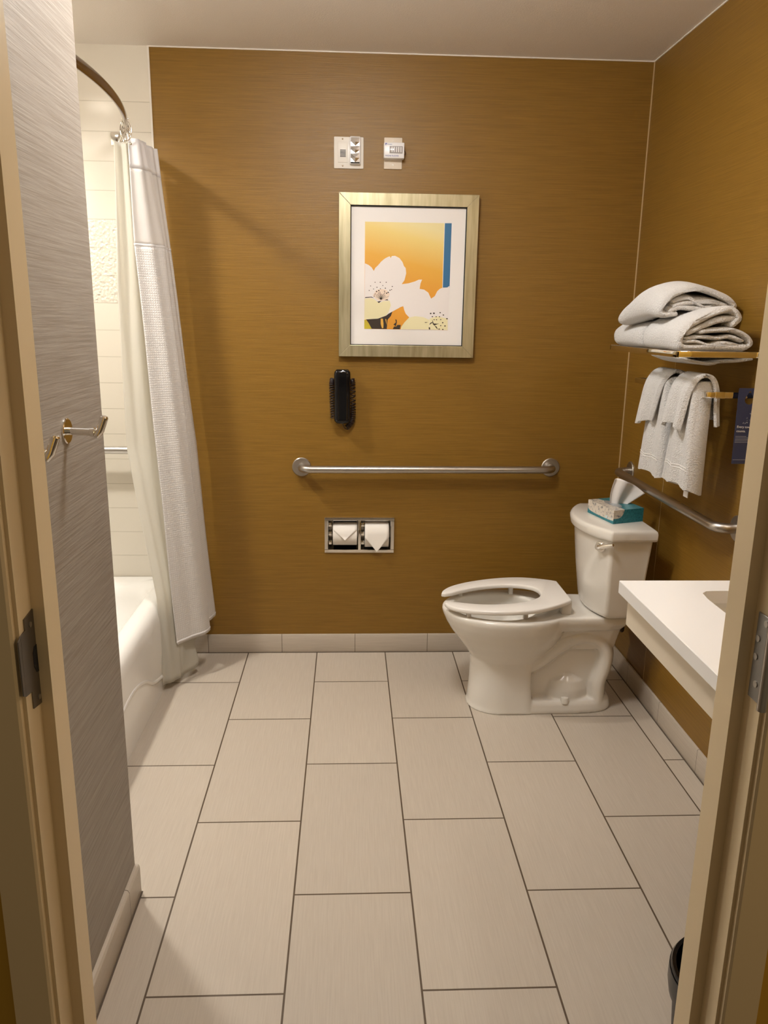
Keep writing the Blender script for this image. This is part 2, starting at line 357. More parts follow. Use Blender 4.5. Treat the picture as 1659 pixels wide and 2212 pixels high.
# rear deck and its column
def plan(pts, z): return [Vector((x, YT+d, z)) for x, d in pts] + [Vector((x, YT-d, z)) for x, d in reversed(pts)]
dk = [(1.16, .150), (1.20, .148), (1.25, .137), (1.33, .134), (1.42, .130), (1.475, .118), (1.49, .105)]
bw.loft([plan([(x*.9+.13, d*.80) for x, d in dk], .335), plan([(x, d*.96) for x, d in dk], .362), plan(dk, .375), plan(dk, .392), plan([(x, d-.006) for x, d in dk], .398)])
bw.loft([plan([(1.25, .07), (1.36, .080), (1.42, .080), (1.455, .065)], .25), plan([(1.18, .085), (1.36, .098), (1.44, .095), (1.475, .08)], .35)])
# exposed trapway, web, foot
tp = cr([(1.10, 0, .165), (1.165, 0, .195), (1.235, 0, .252), (1.295, 0, .290), (1.355, 0, .298), (1.404, 0, .274), (1.424, 0, .226), (1.419, 0, .170), (1.405, 0, .120), (1.402, 0, .08), (1.402, 0, .03)], 5)
bw.tube([(x, YT, z) for x, _, z in tp], 0.043, 20, up=(0, 1, 0), sc=(2.3, 1.0))
bw.box(1.12, 1.42, YT-.060, YT+.060, .03, .345, .008)
bw.loft([[Vector((1.285+(.105)*a*math.cos(2*PI*k/24), YT+.086*b_*math.sin(2*PI*k/24), z)) for k in range(24)] for z, a, b_ in ((.02, 1, 1.16), (.085, .97, 1.14), (.118, .80, 1.06), (.140, .45, .85))])
bw.loft([egg(1.06, 1.468, .115, 1.25, z, p=8, pb=3.2) for z in (0.0, .012)] + [egg(1.06, 1.464, .110, 1.25, .035, p=8, pb=3.2), egg(1.06, 1.455, .10, 1.25, .048, p=8, pb=3.2)])
bowl = bw.obj('bowl', PORC, toilet, smooth=180)
rm = bowl.modifiers.new('remesh', 'REMESH'); rm.mode = 'VOXEL'; rm.voxel_size = 0.0042; rm.use_smooth_shade = True
sm = bowl.modifiers.new('smooth', 'SMOOTH'); sm.factor = 0.5; sm.iterations = 7
MB().loft([egg(.92, 1.12, .088, 1.02, .226), egg(.97, 1.08, .05, 1.02, .2262)]).obj('water', mat('water', (0.6, 0.62, 0.6), 0.02, spec=0.5), toilet)
for sgn in (-1, 1): MB().lathe([(.016, .040), (.016, .056), (.013, .062), (0, .064)], (1.27, YT+sgn*.098, 0), 2, 20).obj('bolt_cap', PORC, toilet)
# seat (open front), tilted slightly up towards the back
half_o = [(.803, .052), (.811, .080), (.835, .112), (.87, .138), (.925, .163), (1.0, .181), (1.07, .186), (1.14, .176), (1.20, .150), (1.245, .122), (1.266, .105)]
half_i = [(1.172, .0), (1.168, .03), (1.15, .062), (1.11, .088), (1.06, .102), (1.0, .104), (.94, .094), (.885, .072), (.845, .052), (.815, .046)]
far = [(p.x, p.y) for p in cr([(x, d, 0) for x, d in half_o], 4)]; inn = [(p.x, p.y) for p in cr([(x, d, 0) for x, d in half_i], 4)]
ol = [(x, d) for x, d in far] + [(x, -d) for x, d in reversed(far)] + [(x, -d) for x, d in reversed(inn)][:-1] + inn
zs = lambda x: .430 + (x-.80)*.065
st_ = MB(); t_ = bmesh.new(); lo = [t_.verts.new((x, YT+d, zs(x)-.018)) for x, d in ol]; hi = [t_.verts.new((x, YT+d, zs(x))) for x, d in ol]
f1 = t_.faces.new(lo[::-1]); f2 = t_.faces.new(hi)
for k in range(len(lo)): t_.faces.new((lo[k], lo[(k+1) % len(lo)], hi[(k+1) % len(lo)], hi[k]))
bmesh.ops.recalc_face_normals(t_, faces=t_.faces[:])
bmesh.ops.bevel(t_, geom=list(f1.edges)+list(f2.edges), offset=.006, segments=3, profile=0.5, affect='EDGES')
st_.add(t_); seat = st_.obj('seat', PORC_SEAT, toilet, smooth=50)
for x, d in ((.885, .115), (.885, -.115), (1.09, .135), (1.09, -.135)):
    MB().box(x-.008, x+.008, YT+d-.012, YT+d+.012, .396, zs(x)-.010, .003).obj('bumper', PORC_SEAT, seat)
for d in (.075, -.075): MB().box(1.235, 1.272, YT+d-.022, YT+d+.022, .394, .452, .006).obj('hinge_post', PORC_SEAT, toilet)
# tank and lid
def dring(xb, xs, xa, hw, z, n=22, rc=.014):
    out = [Vector((xb-rc*(1-math.cos(a)), YT-hw+rc*(1-math.sin(a)) if False else YT-hw, z)) for a in (0,)]
    cx = ((xs**2+hw**2) - xa**2)/(2*(xs-xa)) if False else None
    h = xs-xa; R_ = (hw*hw+h*h)/(2*h); cx = xa+R_; am = math.asin(hw/R_)
    for k in range(n+1):
        a = -am + 2*am*k/n; out.append(Vector((cx-R_*math.cos(a), YT+R_*math.sin(a), z)))
    out.append(Vector((xb, YT+hw, z))); return out
def dsoft(*a): 
    P = dring(*a); return P
tk = MB(); tk.loft([dring(1.478, 1.395, 1.352, .140, .398), dring(1.492, 1.384, 1.338, .156, .408), dring(1.498, 1.378, 1.331, .166, .44), dring(1.506, 1.370, 1.314, .184, .57), dring(1.512, 1.364, 1.299, .200, .716)])
tko = tk.obj('tank', PORC, toilet, smooth=40)
bv = tko.modifiers.new('bevel', 'BEVEL'); bv.width = .010; bv.segments = 4; bv.limit_method = 'ANGLE'; bv.angle_limit = math.radians(28)
ld = MB(); ld.loft([dring(1.519, 1.361, 1.291, .207, .708), dring(1.522, 1.358, 1.285, .214, .714), dring(1.522, 1.357, 1.281, .216, .738), dring(1.519, 1.360, 1.286, .212, .748), dring(1.512, 1.366, 1.296, .203, .752)])
ldo = ld.obj('tank_lid', PORC, toilet, smooth=40)
bv = ldo.modifiers.new('bevel', 'BEVEL'); bv.width = .006; bv.segments = 3; bv.limit_method = 'ANGLE'; bv.angle_limit = math.radians(35)
fl = MB(); n0 = Vector((-.80, -.60, 0)); pc = Vector((1.343, YT-.156, .680))
fl.cyl(pc+n0*-.01, pc+n0*.008, .0205, 28); fl.cyl(pc+n0*.008, pc+n0*.024, .0145, 24, .012)
d0 = Vector((.50, -.72, .30)).normalized(); fl.tube([pc+n0*.018, pc+n0*.021+d0*.02, pc+n0*.018+d0*.055, pc+n0*.018+d0*.064], [.0085, .0075, .0068, .005], 14)
fl.obj('flush_lever', CHROME, toilet)
# water supply behind the toilet
t = thing('supply_valve', 'small chrome water valve with a dark hose on the wall behind the toilet', 'valve', (XR, -0.06, .30))
MB().lathe([(.022, 0), (.022, -.006), (.008, -.008)], (XR, -0.06, .30), 0, 20).obj('escutcheon', CHROME, t)
MB().cyl((XR-.005, -.06, .30), (XR-.06, -.06, .30), .009, 14).cyl((XR-.06, -.075, .30), (XR-.06, -.04, .30), .012, 14).obj('valve_body', CHROME, t)
MB().tube(cr([(XR-.06, -.06, .305), (XR-.063, -.075, .275), (XR-.075, -.10, .262), (XR-.095, -.12, .285), (XR-.105, -.12, .33), (XR-.11, -.11, .395)], 6), .0065, 10).obj('hose', mat('braided_hose', (.10, .085, .07), .4, .6), t)

# ------------------------------------------------------------------ tissue box on the tank
A, B, C_ = Vector((1.350, -.118, 0)), Vector((1.388, -.297, 0)), Vector((1.512, -.254, 0))
D_ = A+C_-B; z0, z1 = .7525, .802
TBOX = mat('teal_tissue_carton', (0.03, 0.22, 0.27), 0.35)
n, l = nt(TBOX); tc = n.new('ShaderNodeUVMap'); su = sep(TBOX, tc.outputs[0])   # u along the width, v along the length, folded outwards past the edges
uu = math_(TBOX, 'SUBTRACT', su[0], 0.02); dv = math_(TBOX, 'DIVIDE', math_(TBOX, 'SUBTRACT', su[1], .45), .62); du = math_(TBOX, 'DIVIDE', uu, .36)
msk = math_(TBOX, 'LESS_THAN', math_(TBOX, 'ADD', math_(TBOX, 'POWER', math_(TBOX, 'ABSOLUTE', dv), 4.0), math_(TBOX, 'POWER', math_(TBOX, 'ABSOLUTE', du), 4.0)), 1.0)
flw = ramp(TBOX, noise(TBOX, (1, 1, 1), 70, 4, 0.7), [(0.38, (0.22, 0.22, 0.23)), (0.47, (0.66, 0.60, 0.52)), (0.75, (0.74, 0.68, 0.60))])
base(TBOX, mix(TBOX, msk, ramp(TBOX, noise(TBOX, (1, 1, 1), 160, 3), [(0.35, (0.018, 0.15, 0.19)), (0.6, (0.035, 0.25, 0.30))]), flw))
tb = thing('tissue_box', 'teal and white flowered tissue box on the toilet tank lid', 'tissue box', ((A+C_)/2+Vector((0, 0, z0))))
bx = MB(); uvl = bx.bm.loops.layers.uv.verify()
def quad(pts, uv):
    f = bx.bm.faces.new([bx.bm.verts.new(p) for p in pts])
    for lp, q in zip(f.loops, uv): lp[uvl].uv = q
zz = lambda p, z: Vector((p.x, p.y, z))
hgt = (z1-z0)/(C_-B).length; hgl = (z1-z0)/(A-B).length
quad([zz(B, z1), zz(C_, z1), zz(D_, z1), zz(A, z1)], [(0, 0), (1, 0), (1, 1), (0, 1)])
quad([zz(A, z0), zz(B, z0), zz(B, z1), zz(A, z1)], [(-hgt*1.1, 1), (-hgt*1.1, 0), (0, 0), (0, 1)])
quad([zz(B, z0), zz(C_, z0), zz(C_, z1), zz(B, z1)], [(0, -hgl), (1, -hgl), (1, 0), (0, 0)])
quad([zz(C_, z0), zz(D_, z0), zz(D_, z1), zz(C_, z1)], [(1.3, 0), (1.3, 1), (1, 1), (1, 0)])
quad([zz(D_, z0), zz(A, z0), zz(A, z1), zz(D_, z1)], [(1, 1.3), (0, 1.3), (0, 1), (1, 1)])
quad([zz(A, z0), zz(D_, z0), zz(C_, z0), zz(B, z0)], [(2, 2)]*4)
bmesh.ops.remove_doubles(bx.bm, verts=bx.bm.verts[:], dist=1e-5)
carton = bx.obj('carton', TBOX, tb, smooth=0)
mid = (A+C_)/2; ev = (A-B).normalized(); eu = (C_-B).normalized(); nf = Vector((eu.y, -eu.x, 0)); ns = -eu
slot = []
for k in range(28):
    a = 2*PI*k/28; slot.append(mid - eu*.012 + ev*.055*math.cos(a) + eu*.020*math.sin(a) + Vector((0, 0, z1+.0006)))
MB().poly(slot).obj('opening', mat('clear_film', (.35, .38, .40), .15), carton, smooth=0)
lc = B*0.74+A*0.26
MB().poly([lc+ns*.0005+ev*.006*math.cos(2*PI*k/16)+Vector((0, 0, z0+.016+.006*math.sin(2*PI*k/16))) for k in range(16)]).poly([lc+ns*.0005+ev*a+Vector((0, 0, z0+b)) for a, b in ((-.010, .0145), (-.036, .0145), (-.036, .0175), (-.010, .0175))]).obj('logo_mark', mat('pale_print', (.6, .75, .78), .5), carton, smooth=0)
rows = []
topl = cr([(1.418, 0, .897), (1.436, 0, .898), (1.467, 0, .886), (1.497, 0, .871), (1.531, 0, .845)], 6)
botl = cr([(1.412, 0, .797), (1.424, 0, .795), (1.438, 0, .794), (1.452, 0, .794), (1.463, 0, .794)], 6)
midl = cr([(1.400, 0, .838), (1.418, 0, .842), (1.442, 0, .838), (1.468, 0, .828), (1.496, 0, .818)], 6)
for i in range(17):
    v = i/16; r_ = []
    for j in range(len(topl)):
        u = j/(len(topl)-1); q = botl[j]*(1-v)**2 + midl[j]*2*v*(1-v) + topl[j]*v*v
        r_.append(Vector((q.x, -.186 + .013*math.sin(u*10+.4)*(.35+.65*v)*(1-.4*v) - .012*v, q.z)))
    rows.append(r_)
ts = MB().grid(rows).obj('tissue', TISSUE, tb, smooth=180); so = ts.modifiers.new('solid', 'SOLIDIFY'); so.thickness = .0008

# ------------------------------------------------------------------ vanity
van = thing('vanity', 'white quartz vanity counter with cream front panel and sunk basin on the right wall', 'vanity', (XR, -1.58, .80))
cxm, cym = 1.36, -1.60
def aring(f, z, n=72): return [Vector((*f(2*PI*k/n), z)) for k in range(n)]
def frect(x0, x1, y0, y1, p):
    def g(a):
        c, s_ = math.cos(a), math.sin(a); k = (abs(c)**p + abs(s_)**p)**(-1/p)
        dx = (x1-cxm if c > 0 else cxm-x0); dy = (y1-cym if s_ > 0 else cym-y0)
        return cxm + c*k*dx, cym + s_*k*dy
    return g
ct = MB(); O = frect(1.083, XR-.002, -1.953, -1.226, 200); I = frect(1.238, 1.52, -1.86, -1.300, 14); I2 = frect(1.228, 1.53, -1.87, -1.290, 14)
# make sure the outer ring holds true corners
def orect(z, n=72):
    out = []
    for k in range(n):
        a = 2*PI*k/n; c, s_ = math.cos(a), math.sin(a); m_ = max(abs(c), abs(s_)); c /= m_; s_ /= m_
        out.append(Vector((cxm + c*((XR-.002-cxm) if c > 0 else (cxm-1.083)), cym + s_*((-1.226-cym) if s_ > 0 else (cym+1.953)), z)))
    return out
ct.loft([aring(I, .830), orect(.830), orect(.8585), [p+(Vector((cxm, cym, p.z))-p).normalized()*.0015 for p in orect(.860)], aring(I, .860), aring(I, .830)], False, False)
ct.obj('countertop', QUARTZ, van, smooth=25)
bs = MB(); bs.loft([aring(I2, .829), aring(frect(1.236, 1.525, -1.865, -1.294, 6), .79), aring(frect(1.25, 1.51, -1.85, -1.31, 5), .73), aring(frect(1.29, 1.46, -1.80, -1.36, 3), .70), aring(frect(1.34, 1.38, -1.63, -1.57, 2), .695)], False, True)
bs.obj('basin', PORC, van, smooth=60)
MB().box(1.100, 1.116, -1.953, -1.246, .757, .830, .001, 1).box(1.116, XR-.004, -1.262, -1.246, .757, .830).obj('front_panel', APRON, van)
MB().box(1.125, 1.150, -1.285, -1.262, .735, .757, .003).obj('bracket', PLAST, van)

# ------------------------------------------------------------------ tub alcove
tub = MB()
def tring(x0, x1, y0, y1, z, r): return rrect(x0, x1, y0, y1, z, r, 7)
tub.loft([tring(-1.074, -.294, -1.196, YB-.003, 0, .01), tring(-1.074, -.291, -1.196, YB-.003, .18, .01), tring(-1.074, -.294, -1.196, YB-.003, .29, .01), tring(-1.074, -.300, -1.196, YB-.003, .325, .012),
          tring(-1.074, -.312, -1.196, YB-.003, .345, .015), tring(-1.070, -.335, -1.192, YB-.004, .355, .02), tring(-1.03, -.365, -1.13, .235, .354, .08), tring(-1.01, -.382, -1.11, .205, .345, .10),
          tring(-1.0, -.395, -1.10, .19, .30, .11), tring(-.97, -.43, -1.05, .12, .10, .12), tring(-.93, -.47, -1.0, .07, .06, .12)])
tubo = tag(tub.obj('bathtub', TUBM, smooth=60), 'white enamel bathtub behind the shower curtain', 'bathtub')
MB().tube(cr([(-.2935, .2, .02), (-.2935, .02, .045), (-.2925, -.19, .095), (-.2925, -.33, .165), (-.2925, -.5, .20), (-.2925, -.75, .165), (-.2935, -1.0, .06)], 6), .007, 10, sc=(1.2, .8)).obj('apron_ridge', TUBM, tubo, smooth=180)
R_ = 1.84; rodp = lambda y: (-.27 - (R_-math.sqrt(R_*R_-(y+.45)**2)), y, 2.100)
t = thing('shower_curtain_rod', 'curved metal shower curtain rod above the bathtub', 'curtain rod', rodp(-.45))
MB().tube([rodp(YB-.005+(-1.2+.01-YB)*k/40) for k in range(41)], .014, 16, sc=(1.15, .62)).obj('rod', mat('darkened_chrome', (.36, .31, .27), .14, 1.0), t)  # chrome rod, its dark reflections put into the base colour
for y, d in ((YB, -1), (-1.2, 1)):
    x = rodp(y)[0]; MB().box(x-.028, x+.028, min(y, y+d*.018), max(y, y+d*.018), 2.076, 2.124, .004).obj('flange', CHROME, t)
# shower curtain: heading band, sheer window, waffle body - folds shared by all three
def interp(T, z):
    for (a, A_), (b, B_) in zip(T[:-1], T[1:]):
        if a >= z >= b:
            k = (a-z)/(a-b); k = k*k*(3-2*k) if False else k
            return [Vector(p)*(1-k)+Vector(q)*k for p, q in zip(A_, B_)]
    return [Vector(p) for p in T[-1][1]]
CUR = [(2.056, [(-.330, .040, 0), (-.302, .075, 0), (-.292, .115, 0), (-.300, .150, 0), (-.286, .190, 0), (-.276, .228, 0)]),
       (1.69, [(-.325, .025, 0), (-.270, .075, 0), (-.240, .125, 0), (-.262, .155, 0), (-.250, .185, 0), (-.244, .235, 0)]),
       (.96, [(-.282, -.005, 0), (-.222, .050, 0), (-.183, .110, 0), (-.208, .145, 0), (-.192, .190, 0), (-.178, .245, 0)]),
       (.17, [(-.243, -.020, 0), (-.186, .035, 0), (-.128, .115, 0), (-.172, .150, 0), (-.150, .205, 0), (-.134, .265, 0)])]
def sheet(T, za, zb, nz, ripple, seed, hem=0.0, drop=None):
    rows, uvs = [], []
    for i in range(nz+1):
        z = za+(zb-za)*i/nz; P = cr(interp(T, z), 9); row, ur, acc = [], [], 0.0
        for j, q in enumerate(P):
            u = j/(len(P)-1); w = Vector((0.7, -.5, 0)).normalized()
            off = ripple*(math.sin(u*21+seed+z*1.7)*.5 + math.sin(u*37+z*3.1+seed*2)*.3 + math.sin(z*9+u*5+seed)*.25)
            zz_ = z + (drop(u) * (i/nz)**3 if drop else 0)
            row.append(Vector((q.x+w.x*off, q.y+w.y*off, zz_)))
            if j: acc += (row[-1]-row[-2]).length
            ur.append((acc, z))
        rows.append(row); uvs.append(ur)
    return MB().grid(rows, uvs)
sc_ = thing('shower_curtain', 'white shower curtain with waffle weave and sheer top band gathered at the back wall', 'shower curtain', (-.29, .12, 2.05))
for nm, za, zb, nz, m_, dr in (('heading_band', 2.056, 1.958, 6, HEMCL, None), ('sheer_panel', 1.958, 1.70, 18, VOILE, None), ('waffle_panel', 1.70, .175, 80, WAFFLE, lambda u: .018*u)):
    o = sheet(CUR, za, zb, nz, .007, 1.3, drop=dr).obj(nm, m_, sc_, smooth=180, normals=False)
    so = o.modifiers.new('solid', 'SOLIDIFY'); so.thickness = .0012 if nm != 'heading_band' else .0024; so.offset = 0
# seam across the bottom of the sheer window, and the bottom hem
for nm, z in (('seam', 1.70), ('hem', .185)):
    P = cr(interp(CUR, z), 9); w = Vector((0.7, -.5, 0)).normalized(); pts = []
    for j, q in enumerate(P):
        u = j/(len(P)-1); off = .007*(math.sin(u*21+1.3+z*1.7)*.5+math.sin(u*37+z*3.1+2.6)*.3+math.sin(z*9+u*5+1.3)*.25)
        pts.append((q.x+w.x*off, q.y+w.y*off, z+(.018*u if nm == 'hem' else 0)))
    MB().tube(pts, .0022, 6, sc=(2.4, 1)).obj(nm, HEMCL, sc_, smooth=180)
LIN = [(2.052, [(-.392, .075, 0), (-.372, .10, 0), (-.352, .09, 0), (-.336, .13, 0), (-.345, .17, 0), (-.315, .21, 0), (-.295, .245, 0)]),
       (1.58, [(-.400, .035, 0), (-.372, .075, 0), (-.346, .075, 0), (-.322, .12, 0), (-.335, .16, 0), (-.300, .20, 0), (-.275, .25, 0)]),
       (.97, [(-.398, .020, 0), (-.362, .035, 0), (-.330, .045, 0), (-.292, .085, 0), (-.300, .13, 0), (-.260, .18, 0), (-.225, .25, 0)]),
       (.38, [(-.300, -.055, 0), (-.275, -.035, 0), (-.250, .005, 0), (-.222, .045, 0), (-.245, .09, 0), (-.215, .15, 0), (-.185, .24, 0)]),
       (.03, [(-.286, -.085, 0), (-.262, -.055, 0), (-.232, -.015, 0), (-.232, .015, 0), (-.180, .085, 0), (-.225, .14, 0), (-.172, .255, 0)])]
o = sheet(LIN, 2.052, .03, 90, .006, 4.1, drop=lambda u: .10*max(0, u-.6)/.4).obj('shower_liner', LINER, smooth=180, normals=False)
tag(o, 'translucent cream shower liner hanging behind the white waffle curtain', 'shower liner')
so = o.modifiers.new('solid', 'SOLIDIFY'); so.thickness = .0006; so.offset = 0
# roller hooks
def ring_mesh(c, r, tilt):
    m_ = MB(); pts = []
    for k in range(25):
        a = 2*PI*k/24; v = Vector((r*.55*math.sin(a), 0, r*math.cos(a))); pts.append(Vector(c) + Matrix.Rotation(tilt, 3, 'Z') @ v)
    return m_.tube(pts, .0018, 8, cap=False)
hooks = [(.035, .25, 'front-most chrome hook with a ball end at the near edge of the shower curtain'), (.075, -.5, 'second chrome hook from the near edge of the shower curtain'), (.115, .8, 'middle chrome hook of the bunch above the shower curtain'),
         (.155, -.2, 'chrome hook second from the back wall on the curtain rod'), (.200, .5, 'chrome hook nearest the back wall on the curtain rod')]
for y, tl, lab in hooks:
    c = Vector(rodp(y)) + Vector((.0, 0, -.022)); k_ = thing('curtain_hook', lab, 'curtain hook', c, 'chrome hooks on the curtain rod')
    ring_mesh(c, .034, tl).obj('ring', CHROME, k_, smooth=180)
    bd = MB()
    for dx in (-.010, 0, .010): bd.lathe([(0, -.0035), (.0035, 0), (0, .0035)], c+Vector((dx, 0, .036)), 2, 10)
    bd.obj('roller_ball', CHROME, k_, smooth=180)
    MB().lathe([(0, -.006), (.0045, -.003), (.006, 0), (.0045, .003), (0, .006)], c+Vector((.016, -.012, -.046)), 2, 14).obj('hook_end', CHROME, k_, smooth=180)
def grab(name, pts_fl, nrm, path, label, r=.0155, fr=.040):
    t = thing(name, label, 'grab bar', path[len(path)//2])
    MB().tube(path, r, 18).obj('bar', STEEL, t, smooth=60)
    for p in pts_fl:
        ax = 0 if abs(nrm[0]) > .5 else 1; sg = nrm[ax]
        MB().lathe([(fr, 0), (fr, sg*.003), (fr-.003, sg*.006), (r*.9, sg*.007)], p, ax, 36).obj('flange', STEEL, t)
    return t
def bent(p0, out, p1, rb=.04):                 # wall point, stand-off vector, wall point
    p0, p1, out = Vector(p0), Vector(p1), Vector(out); d = (p1-p0).normalized(); L = out.length; on = out.normalized(); pts = [p0]
    for k in range(9): a = k/8*PI/2; pts.append(p0 + on*(L-rb+rb*math.sin(a)) + d*(rb-rb*math.cos(a)))
    for k in range(9): a = (8-k)/8*PI/2; pts.append(p1 + on*(L-rb+rb*math.sin(a)) - d*(rb-rb*math.cos(a)))
    pts.append(p1); return pts
grab('grab_bar', [(.245, YB, .842), (1.308, YB, .846)], (0, -1, 0), bent((.245, YB, .842), (0, -.062, 0), (1.308, YB, .846)), 'long brushed steel grab bar on the back wall above the roll holder')
grab('grab_bar', [(XR, .165, .858), (XR, -.745, .858)], (-1, 0, 0), bent((XR, .165, .858), (-.062, 0, 0), (XR, -.745, .858)), 'brushed steel grab bar on the right wall above the toilet tank')
grab('grab_bar', [(-1.0, YB, .918), (-.385, YB, .918)], (0, -1, 0), bent((-1.0, YB, .918), (0, -.062, 0), (-.385, YB, .918)), 'steel grab bar on the cream tile inside the tub alcove')

# ------------------------------------------------------------------ robe hooks on the left wall
for y, lab in ((-1.425, 'chrome robe hook with its round wall plate showing on the taupe wall'), (-1.682, 'chrome robe hook partly hidden by the door frame on the taupe wall')):
    k_ = thing('robe_hook', lab, 'hook', (XL, y, 1.233), 'robe hooks on the left wall')
    MB().lathe([(.025, 0), (.025, .003), (.023, .0045), (0, .0045)], (XL, y, 1.233), 0, 36).obj('wall_plate', CHROME, k_)
    MB().cyl((XL+.003, y, 1.233), (XL+.050, y, 1.231), .0075, 18).lathe([(0, -.009), (.009, -.004), (.0095, .004), (0, .010)], (XL+.050, y, 1.231), 0, 18).obj('stem', CHROME, k_)
    MB().tube([(XL+.046, y, 1.2285), (XL+.058, y, 1.226), (XL+.0645, y, 1.234), (XL+.0745, y, 1.260), (XL+.0755, y, 1.2625)], [.005, .0075, .0078, .0078, .0055], 18).obj('peg', CHROME, k_)

# ------------------------------------------------------------------ back wall: strobe alarm, flasher, picture, phone, rolls
t = thing('strobe_alarm', 'white wall alarm with black sounder slots and tall clear strobe lens', 'alarm', (.44, YB, 2.073))
MB().box(.383, .497, YB-.006, YB, 2.016, 2.130, .003).obj('face_plate', PLAST, t)
MB().box(.398, .436, YB-.0085, YB-.005, 2.038, 2.112, .001).obj('sounder_panel', PLAST, t)
gm = MB()
for k in range(6): gm.box(.4065, .4285, YB-.0092, YB-.008, 2.0575+k*.0046, 2.0600+k*.0046)
gm.obj('sounder_slots', VOID, t, smooth=0)
MB().box(.4435, .4855, YB-.026, YB-.004, 2.030, 2.1285, .005, 3).obj('strobe_housing', PLAST2, t)
ln = MB(); zl = [2.0355, 2.052, 2.068, 2.080, 2.094, 2.108, 2.124]
for sg in (-1, 1):
    for k in range(len(zl)-1):
        dA, dB = (.027, .031)[k % 2], (.031, .027)[k % 2]
        ln.poly([(.4645, YB-dA, zl[k]), (.4645+sg*.0165, YB-.0262, zl[k]), (.4645+sg*.0165, YB-.0262, zl[k+1]), (.4645, YB-dB, zl[k+1])])
ln.obj('strobe_lens', mat('mirrored_lens', (.80, .80, .82), .08, .9), t, smooth=0)
MB().box(.4475, .4815, YB-.0275, YB-.0255, 2.0325, 2.0365).obj('lens_shade', VOID, t, smooth=0)
for z in (2.122, 2.0265): MB().lathe([(.0032, 0), (.0032, -.0012), (0, -.0018)], (.416, YB-.006, z), 1, 14).obj('screw', CHROME, t)
t = thing('wall_plate', 'blank almond wall plate behind the phone flasher', 'wall plate', (.61, YB, 2.075))
MB().box(.576, .646, YB-.006, YB, 2.018, 2.131, .0025).obj('plate', mat('almond_plastic', (.72, .64, .54), .35), t)
for z in (2.118, 2.032): MB().lathe([(.003, 0), (.003, -.001), (0, -.0015)], (.611, YB-.006, z), 1, 12).obj('screw', PLAST, t)
t = thing('phone_flasher', 'white box with small clear window and blue lettering on the wall plate', 'signal flasher', (.61, YB-.02, 2.08))
fz0, fz1, fy = 2.051, 2.107, YB-.040
MB().box(.574, .652, fy, YB-.006, fz0, fz1, .0025).obj('housing', PLAST2, t)
MB().box(.5955, .6455, fy-.0008, fy+.002, 2.068, 2.094, .0006).obj('window', mat('window_grey', (.36, .34, .34), .12), t)
gl_ = MB()
for k in range(5): gl_.cyl((.605+k*.0085, fy-.0012, 2.072), (.605+k*.0085, fy-.0012, 2.091), .0022, 8)
gl_.obj('lamp_rods', mat('bright_rods', (.85, .83, .85), .15), t)
text_mesh('PHONE FLASHER', .0068, (.5795, fy-.0006, 2.0572), (1, 0, 0), (0, 0, 1), 'lettering', INK, t)
text_mesh('Krown', .0066, (.5868, fy-.0006, 2.0978), (1, 0, 0), (0, 0, 1), 'lettering', INK, t)
MB().poly([(.5790, fy-.0006, 2.0965), (.5835, fy-.0006, 2.0965), (.5822, fy-.0006, 2.0995), (.5860, fy-.0006, 2.1040), (.5780, fy-.0006, 2.1040), (.5805, fy-.0006, 2.1000)]).obj('emblem', INK, t, smooth=0)
MB().tube([(.652, YB-.02, 2.082), (.656, YB-.02, 2.080), (.659, YB-.018, 2.073), (.656, YB-.014, 2.068), (.652, YB-.010, 2.070)], .0014, 8).obj('plug_wire', CORDM, t)

pic = thing('framed_picture', 'flower print in a wide champagne frame with white mat on the back wall', 'picture', (.676, YB, 1.617))
px0, px1, pz0, pz1 = .402, .950, 1.304, 1.928; FWD = .046
yf_ = YB-.030
fm = MB()
for q in ([(px0, pz0), (px1, pz0), (px1-FWD, pz0+FWD), (px0+FWD, pz0+FWD)], [(px0, pz1), (px0+FWD, pz1-FWD), (px1-FWD, pz1-FWD), (px1, pz1)],
          [(px0, pz0), (px0+FWD, pz0+FWD), (px0+FWD, pz1-FWD), (px0, pz1)], [(px1, pz0), (px1, pz1), (px1-FWD, pz1-FWD), (px1-FWD, pz0+FWD)]):
    fm.prism([(x, yf_, z) for x, z in q], (0, .028, 0), .0012)
fmo = fm.obj('frame', FOIL, pic, smooth=0)
lip = MB()
for b in ((px0+FWD-.001, px1-FWD+.001, pz0+FWD-.001, pz0+FWD+.003), (px0+FWD-.001, px1-FWD+.001, pz1-FWD-.004, pz1-FWD+.001), (px0+FWD-.001, px0+FWD+.003, pz0+FWD, pz1-FWD), (px1-FWD-.003, px1-FWD+.001, pz0+FWD, pz1-FWD)):
    lip.box(b[0], b[1], yf_+.004, YB-.003, b[2], b[3])
lo_ = lip.obj('inner_lip', VOID, fmo, smooth=0); lo_['label'] = 'thin black inner edge of the frame'
MB().box(px0+FWD-.003, px1-FWD+.003, YB-.020, YB-.004, pz0+FWD-.003, pz1-FWD+.003).obj('mat_board', mat('white_mat', (.82, .79, .77), .5), pic, smooth=0)
ay = YB-.0206
def art(cx, cy, k=0):
    v = (cy-80-22*(cx-140)/1400)/1728.0; lx = 145-15*v; rx = 1548-62*v; u = (cx-lx)/(rx-lx)
    return Vector((.5045+u*.341, ay-.0001*k, 1.8225-v*.4085))
AG = mat('print_gradient', (.9, .5, .1), .5); s = sep(AG)
gv = math_(AG, 'ADD', math_(AG, 'DIVIDE', math_(AG, 'SUBTRACT', s[2], 1.56), .262), math_(AG, 'MULTIPLY', math_(AG, 'SUBTRACT', s[0], .675), .9))
base(AG, ramp(AG, gv, [(0.05, (.73, .32, .030)), (0.42, (.75, .40, .050)), (0.80, (.80, .61, .20)), (1.0, (.80, .70, .36))]))
